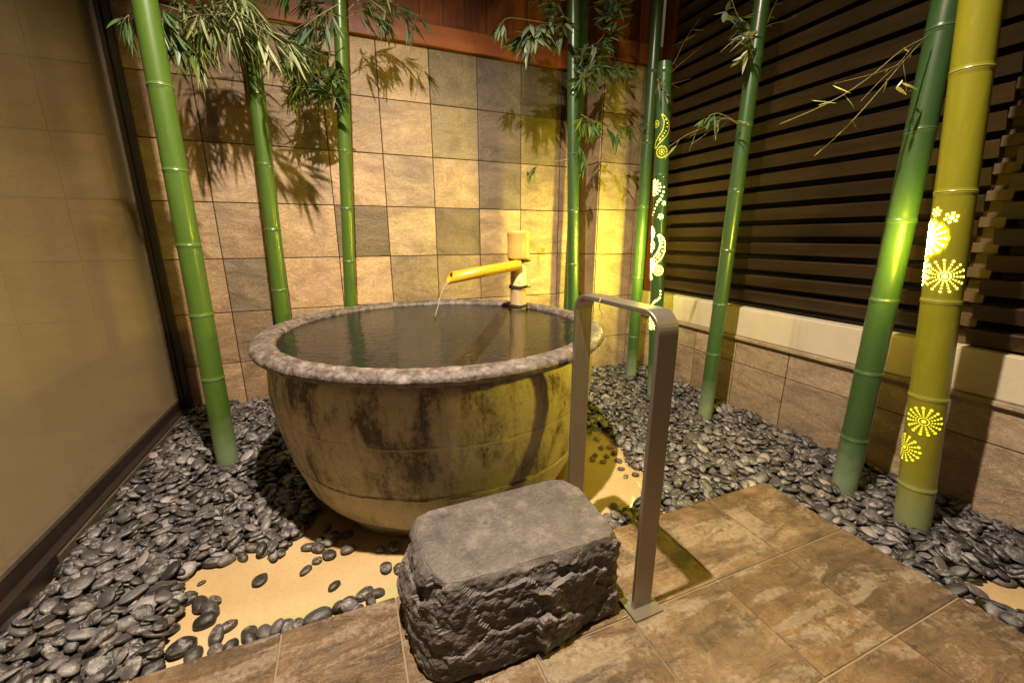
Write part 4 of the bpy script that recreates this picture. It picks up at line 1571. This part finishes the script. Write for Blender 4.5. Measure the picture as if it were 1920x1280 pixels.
def settle(x, y, a, b, c, rot, limit, quant=0.82):
    ca, sa = math.cos(rot), math.sin(rot)
    ext = a
    i0, i1 = int((x - ext - GX0) / GRES), int((x + ext - GX0) / GRES) + 1
    j0, j1 = int((y - ext - GY0) / GRES), int((y + ext - GY0) / GRES) + 1
    i0, j0, i1, j1 = max(i0, 0), max(j0, 0), min(i1, GNX), min(j1, GNY)
    if i1 - i0 < 2 or j1 - j0 < 2:
        return False
    X, Yy = np.meshgrid(gx[i0:i1] - x, gy[j0:j1] - y, indexing='ij')
    u, v = (X * ca + Yy * sa) / a, (-X * sa + Yy * ca) / b
    rr = u * u + v * v
    msk = rr < 1
    if msk.sum() < 4:
        return False
    h = HM[i0:i1, j0:j1][msk]
    A = np.c_[X[msk], Yy[msk], np.ones(msk.sum())]
    co = np.linalg.lstsq(A, h, rcond=None)[0]
    sx, sy = np.clip(co[:2] * 0.75, -0.42, 0.42)
    pl = sx * X[msk] + sy * Yy[msk]
    lowz = c * np.sqrt(1 - rr[msk])
    zc = np.quantile(h - pl + lowz, quant)
    if zc + c > limit:
        return False
    cell = HM[i0:i1, j0:j1]
    topz = zc + sx * X + sy * Yy + c * np.sqrt(np.clip(1 - rr, 0, 1))
    cell[msk] = np.maximum(cell[msk], topz[msk])
    PEB.append((x, y, zc, a, b, c, rot, sx, sy))
    return True


def pebble_size():
    a = float(np.clip(rng.normal(0.0248, 0.0058), 0.013, 0.039))
    return a, a * rng.uniform(0.54, 0.82), a * rng.uniform(0.26, 0.39)


# hand-placed pebbles lying alone on the wet render
LONE = [(487, 1082, .032, .85, 'lone round grey pebble with a thin pale vein amid the sand'),
        (573, 1064, .028, .6, 'lone oval pebble on the sand just in front of the tub shadow'),
        (626, 1093, .029, .6, 'lone oval pebble with a ring mark on the sand left of the stone step'),
        (377, 1086, .017, .55, 'smallest pointed pebble chip alone on the left side of the sand'),
        (1174, 889, .022, .6, 'lone dark pebble on the sand strip behind the handrail leg')]
SCAT = [(352, 1062, .042, .5), (396, 1053, .042, .5), (425, 1048, .036, .55), (413, 1042, .034, .6), (445, 1029, .036, .55), (375, 1130, .040, .6), (395, 1140, .042, .6), (403, 1120, .028, .6), (383, 1162, .036, .7), (427, 1169, .030, .6),
        (405, 1188, .036, .6), (341, 1210, .042, .75), (467, 1184, .032, .75), (497, 1182, .036, .7), (538, 1171, .036, .65), (470, 1200, .030, .6), (596, 1156, .048, .6), (651, 1127, .034, .65), (655, 1138, .034, .6), (684, 1110, .036, .6), (695, 1122, .030, .6), (709, 1107, .026, .7), (632, 1137, .022, .85), (672, 1141, .022, .6),
        (612, 985, .030, .7), (628, 1000, .030, .7), (602, 1010, .030, .7), (578, 1022, .032, .6), (597, 1024, .032, .7), (618, 1012, .030, .7), (652, 1026, .032, .7), (616, 1036, .032, .75), (593, 1046, .022, .8), (650, 998, .030, .6), (713, 1024, .024, .7), (740, 1020, .032, .9), (724, 1060, .030, .8), (748, 1062, .030, .7),
        (540, 982, .030, .7), (556, 1000, .030, .7), (455, 1040, .034, .5),
        (430, 1210, .034, .6), (405, 1215, .03, .7), (362, 1225, .034, .7), (560, 1165, .026, .7), (520, 1180, .028, .7),
        (1106, 808, .024, .7), (1112, 858, .026, .7), (1116, 851, .024, .7), (1132, 862, .024, .7), (1138, 852, .024, .7), (1128, 836, .024, .7), (1165, 875, .022, .6), (1192, 886, .024, .6), (1186, 868, .024, .6), (1120, 820, .024, .7), (1145, 835, .026, .7), (1152, 846, .026, .7), (1160, 860, .024, .7),
        (1154, 948, .032, .6), (1176, 955, .030, .7), (1188, 962, .030, .7), (1150, 968, .03, .7), (1165, 975, .03, .7), (1180, 978, .03, .7), (1196, 948, .028, .7), (1212, 955, .028, .7), (1205, 970, .028, .7), (1232, 948, .026, .7), (1250, 935, .03, .7), (1235, 968, .026, .7)]
lone_idx, scat_idx = {}, []
for (px, py, a, e, lab) in LONE:
    p = on_z(px, py, -0.03)
    a *= 0.74
    if settle(p.x, p.y, a, a * e, a * 0.36, rng.uniform(0, PI) if e > .8 else 0.5 + 0.3 * rng.random(), 0.2):
        lone_idx[len(PEB) - 1] = lab
for (px, py, a, e) in SCAT:
    p = on_z(px, py, -0.03)
    a *= 0.8
    if p.y < PAVE_Y + a * 0.55 and p.x < PAVE_X:
        p.y = PAVE_Y + a * 0.62
    if settle(p.x, p.y, a * 0.92, a * e, a * 0.42, rng.uniform(0, PI), 0.2):
        scat_idx.append(len(PEB) - 1)


def limit_at(x, y):
    l = 0.0
    if x > 1.5:
        l += 0.018 * min(1, (x - 1.5) / 0.4)
    if x < -0.4:
        l += 0.010
    if y > 1.8:
        l += 0.016
    return l


for phase, tries in ((0, 15000), (1, 19000)):
    for it in range(tries):
        x, y = rng.uniform(-0.92, 2.04), rng.uniform(-0.25, 2.73)
        a, b, c = pebble_size()
        if blocked(x, y, a):
            continue
        if any(inpoly(s, x, y) for s in SANDS):
            continue
        px, py, k = project((x, y, 0))
        if k < 0.2 or px < -500 or px > 3000 or py > 1900:
            continue
        lim = limit_at(x, y) if phase else -0.012
        settle(x, y, a, b, c, rng.uniform(0, PI), lim + 0.004, 0.86 if phase == 0 else 0.74)

# unit pebbles
VAR = []
for vi in range(12):
    bm = bmesh.new()
    bmesh.ops.create_icosphere(bm, subdivisions=3 if vi < 4 else 2, radius=1)
    off = Vector((vi * 7.3, vi * 3.1, 2.2))
    for v in bm.verts:
        p = v.co.copy()
        s = 1 + 0.16 * mnoise.noise(p * 0.9 + off) + 0.05 * mnoise.noise(p * 2.2 + off)
        q = p * s
        q.z = math.copysign(abs(q.z) ** 0.9, q.z)
        q.x += 0.10 * q.y * q.y * (1 if vi % 2 else -1)
        v.co = q
    bm.verts.index_update()
    VAR.append((np.array([v.co[:] for v in bm.verts]), [tuple(v.index for v in f.verts) for f in bm.faces]))
    bm.free()


def pebble_tint():
    g = float(np.clip(rng.lognormal(math.log(0.046), 0.68), 0.014, 0.24))
    w = rng.uniform(-0.05, 0.12)
    return (g * (1.02 + w), g * (0.96 + 0.3 * w), g * (1.02 - w * 0.5), float(rng.random()))


def pebble_verts(i, var):
    x, y, z, a, b, c, rot, sx, sy = PEB[i]
    V = VAR[var][0] * np.array([a, b, c])
    ca, sa = math.cos(rot), math.sin(rot)
    X = V[:, 0] * ca - V[:, 1] * sa
    Yv = V[:, 0] * sa + V[:, 1] * ca
    Z = V[:, 2] + sx * X + sy * Yv
    return np.c_[X, Yv, Z]


score = []
for i, p in enumerate(PEB):
    px, py, k = project(p[:3])
    vis = 0 <= px <= 1920 and 0 <= py <= 1280 and k > 0
    # how much of it shows: compare its top with the final height field
    ii, jj = int((p[0] - GX0) / GRES), int((p[1] - GY0) / GRES)
    buried = HM[min(max(ii, 0), GNX - 1), min(max(jj, 0), GNY - 1)] > p[2] + p[5] + 0.006
    score.append((p[3] * p[4] / k ** 2) if vis and not buried else -1)
order = sorted(range(len(PEB)), key=lambda i: -score[i])
single = set(lone_idx) | set(scat_idx)
for i in order:
    if len(single) >= 292 or score[i] <= 0:
        break
    single.add(i)

bigv, bigf, bigt, off = [], [], [], 0
for i, p in enumerate(PEB):
    tint = pebble_tint()
    if i in single:
        var = int(rng.integers(0, 4))
        V = pebble_verts(i, var)
        me = bpy.data.meshes.new('river_pebble')
        me.from_pydata(V.tolist(), [], VAR[var][1])
        at = me.attributes.new('tint', 'FLOAT_COLOR', 'FACE')
        at.data.foreach_set('color', np.tile(np.array(tint, dtype=np.float32), len(VAR[var][1])))
        o = link('river_pebble', me, M_PEB, None, p[:3], True)
        if i in lone_idx:
            tag(o, lone_idx[i], 'pebble', 'river pebbles in the bed')
        elif i in scat_idx:
            tag(o, 'smooth dark grey pebble lying at the edge of the bare wet sand', 'pebble', 'pebbles along the bare sand')
        elif p[0] > PAVE_X - 0.02:
            tag(o, 'smooth bluish grey pebble packed between the paving and the plinth wall', 'pebble', 'pebbles along the plinth wall')
        elif p[0] < 0.2:
            tag(o, 'smooth warm grey pebble packed in the bed beside the glass partition', 'pebble', 'pebbles by the glass partition')
        else:
            tag(o, 'smooth dark grey pebble packed in the bed right of the stone tub', 'pebble', 'pebbles right of the tub')
    else:
        var = int(rng.integers(4, 12))
        V = pebble_verts(i, var) + np.array(p[:3])
        bigv.append(V)
        F = np.array(VAR[var][1]) + off
        bigf.append(F)
        bigt.append(np.tile(np.array(tint, dtype=np.float32), (len(F), 1)))
        off += len(V)
Vn, Fn, Tn = np.concatenate(bigv), np.concatenate(bigf), np.concatenate(bigt)
me = bpy.data.meshes.new('pebble_bed')
me.from_pydata(Vn.tolist(), [], Fn.tolist())
at = me.attributes.new('tint', 'FLOAT_COLOR', 'FACE')
at.data.foreach_set('color', Tn.ravel())
o = link('pebble_bed', me, M_PEB, None, (0, 0, 0), True)
tag(o, 'bed of packed dark grey river pebbles around the tub and along the walls', 'pebbles', kind='stuff')
print('pebbles', len(PEB), 'single', len(single))

# fallen bamboo leaves on the pebbles
for (px, py, l, lab) in ((186, 964, 0.06, 'green fallen bamboo leaf on the pebbles close to the glass sill'), (243, 988, 0.045, 'short green fallen leaf lying between pebbles in front of the tub')):
    p = on_z(px, py, 0.012)
    mb = MB()
    add_leaf(mb, p, Vector((0.5, 0.8, 0.25)), l, 0.008, 0.3, (0.02, 0.11, 0.05))
    tag(mb.build('fallen_leaf', M_LEAF, None, False, loc=tuple(p)), lab, 'leaf', 'fallen leaves on the pebbles')
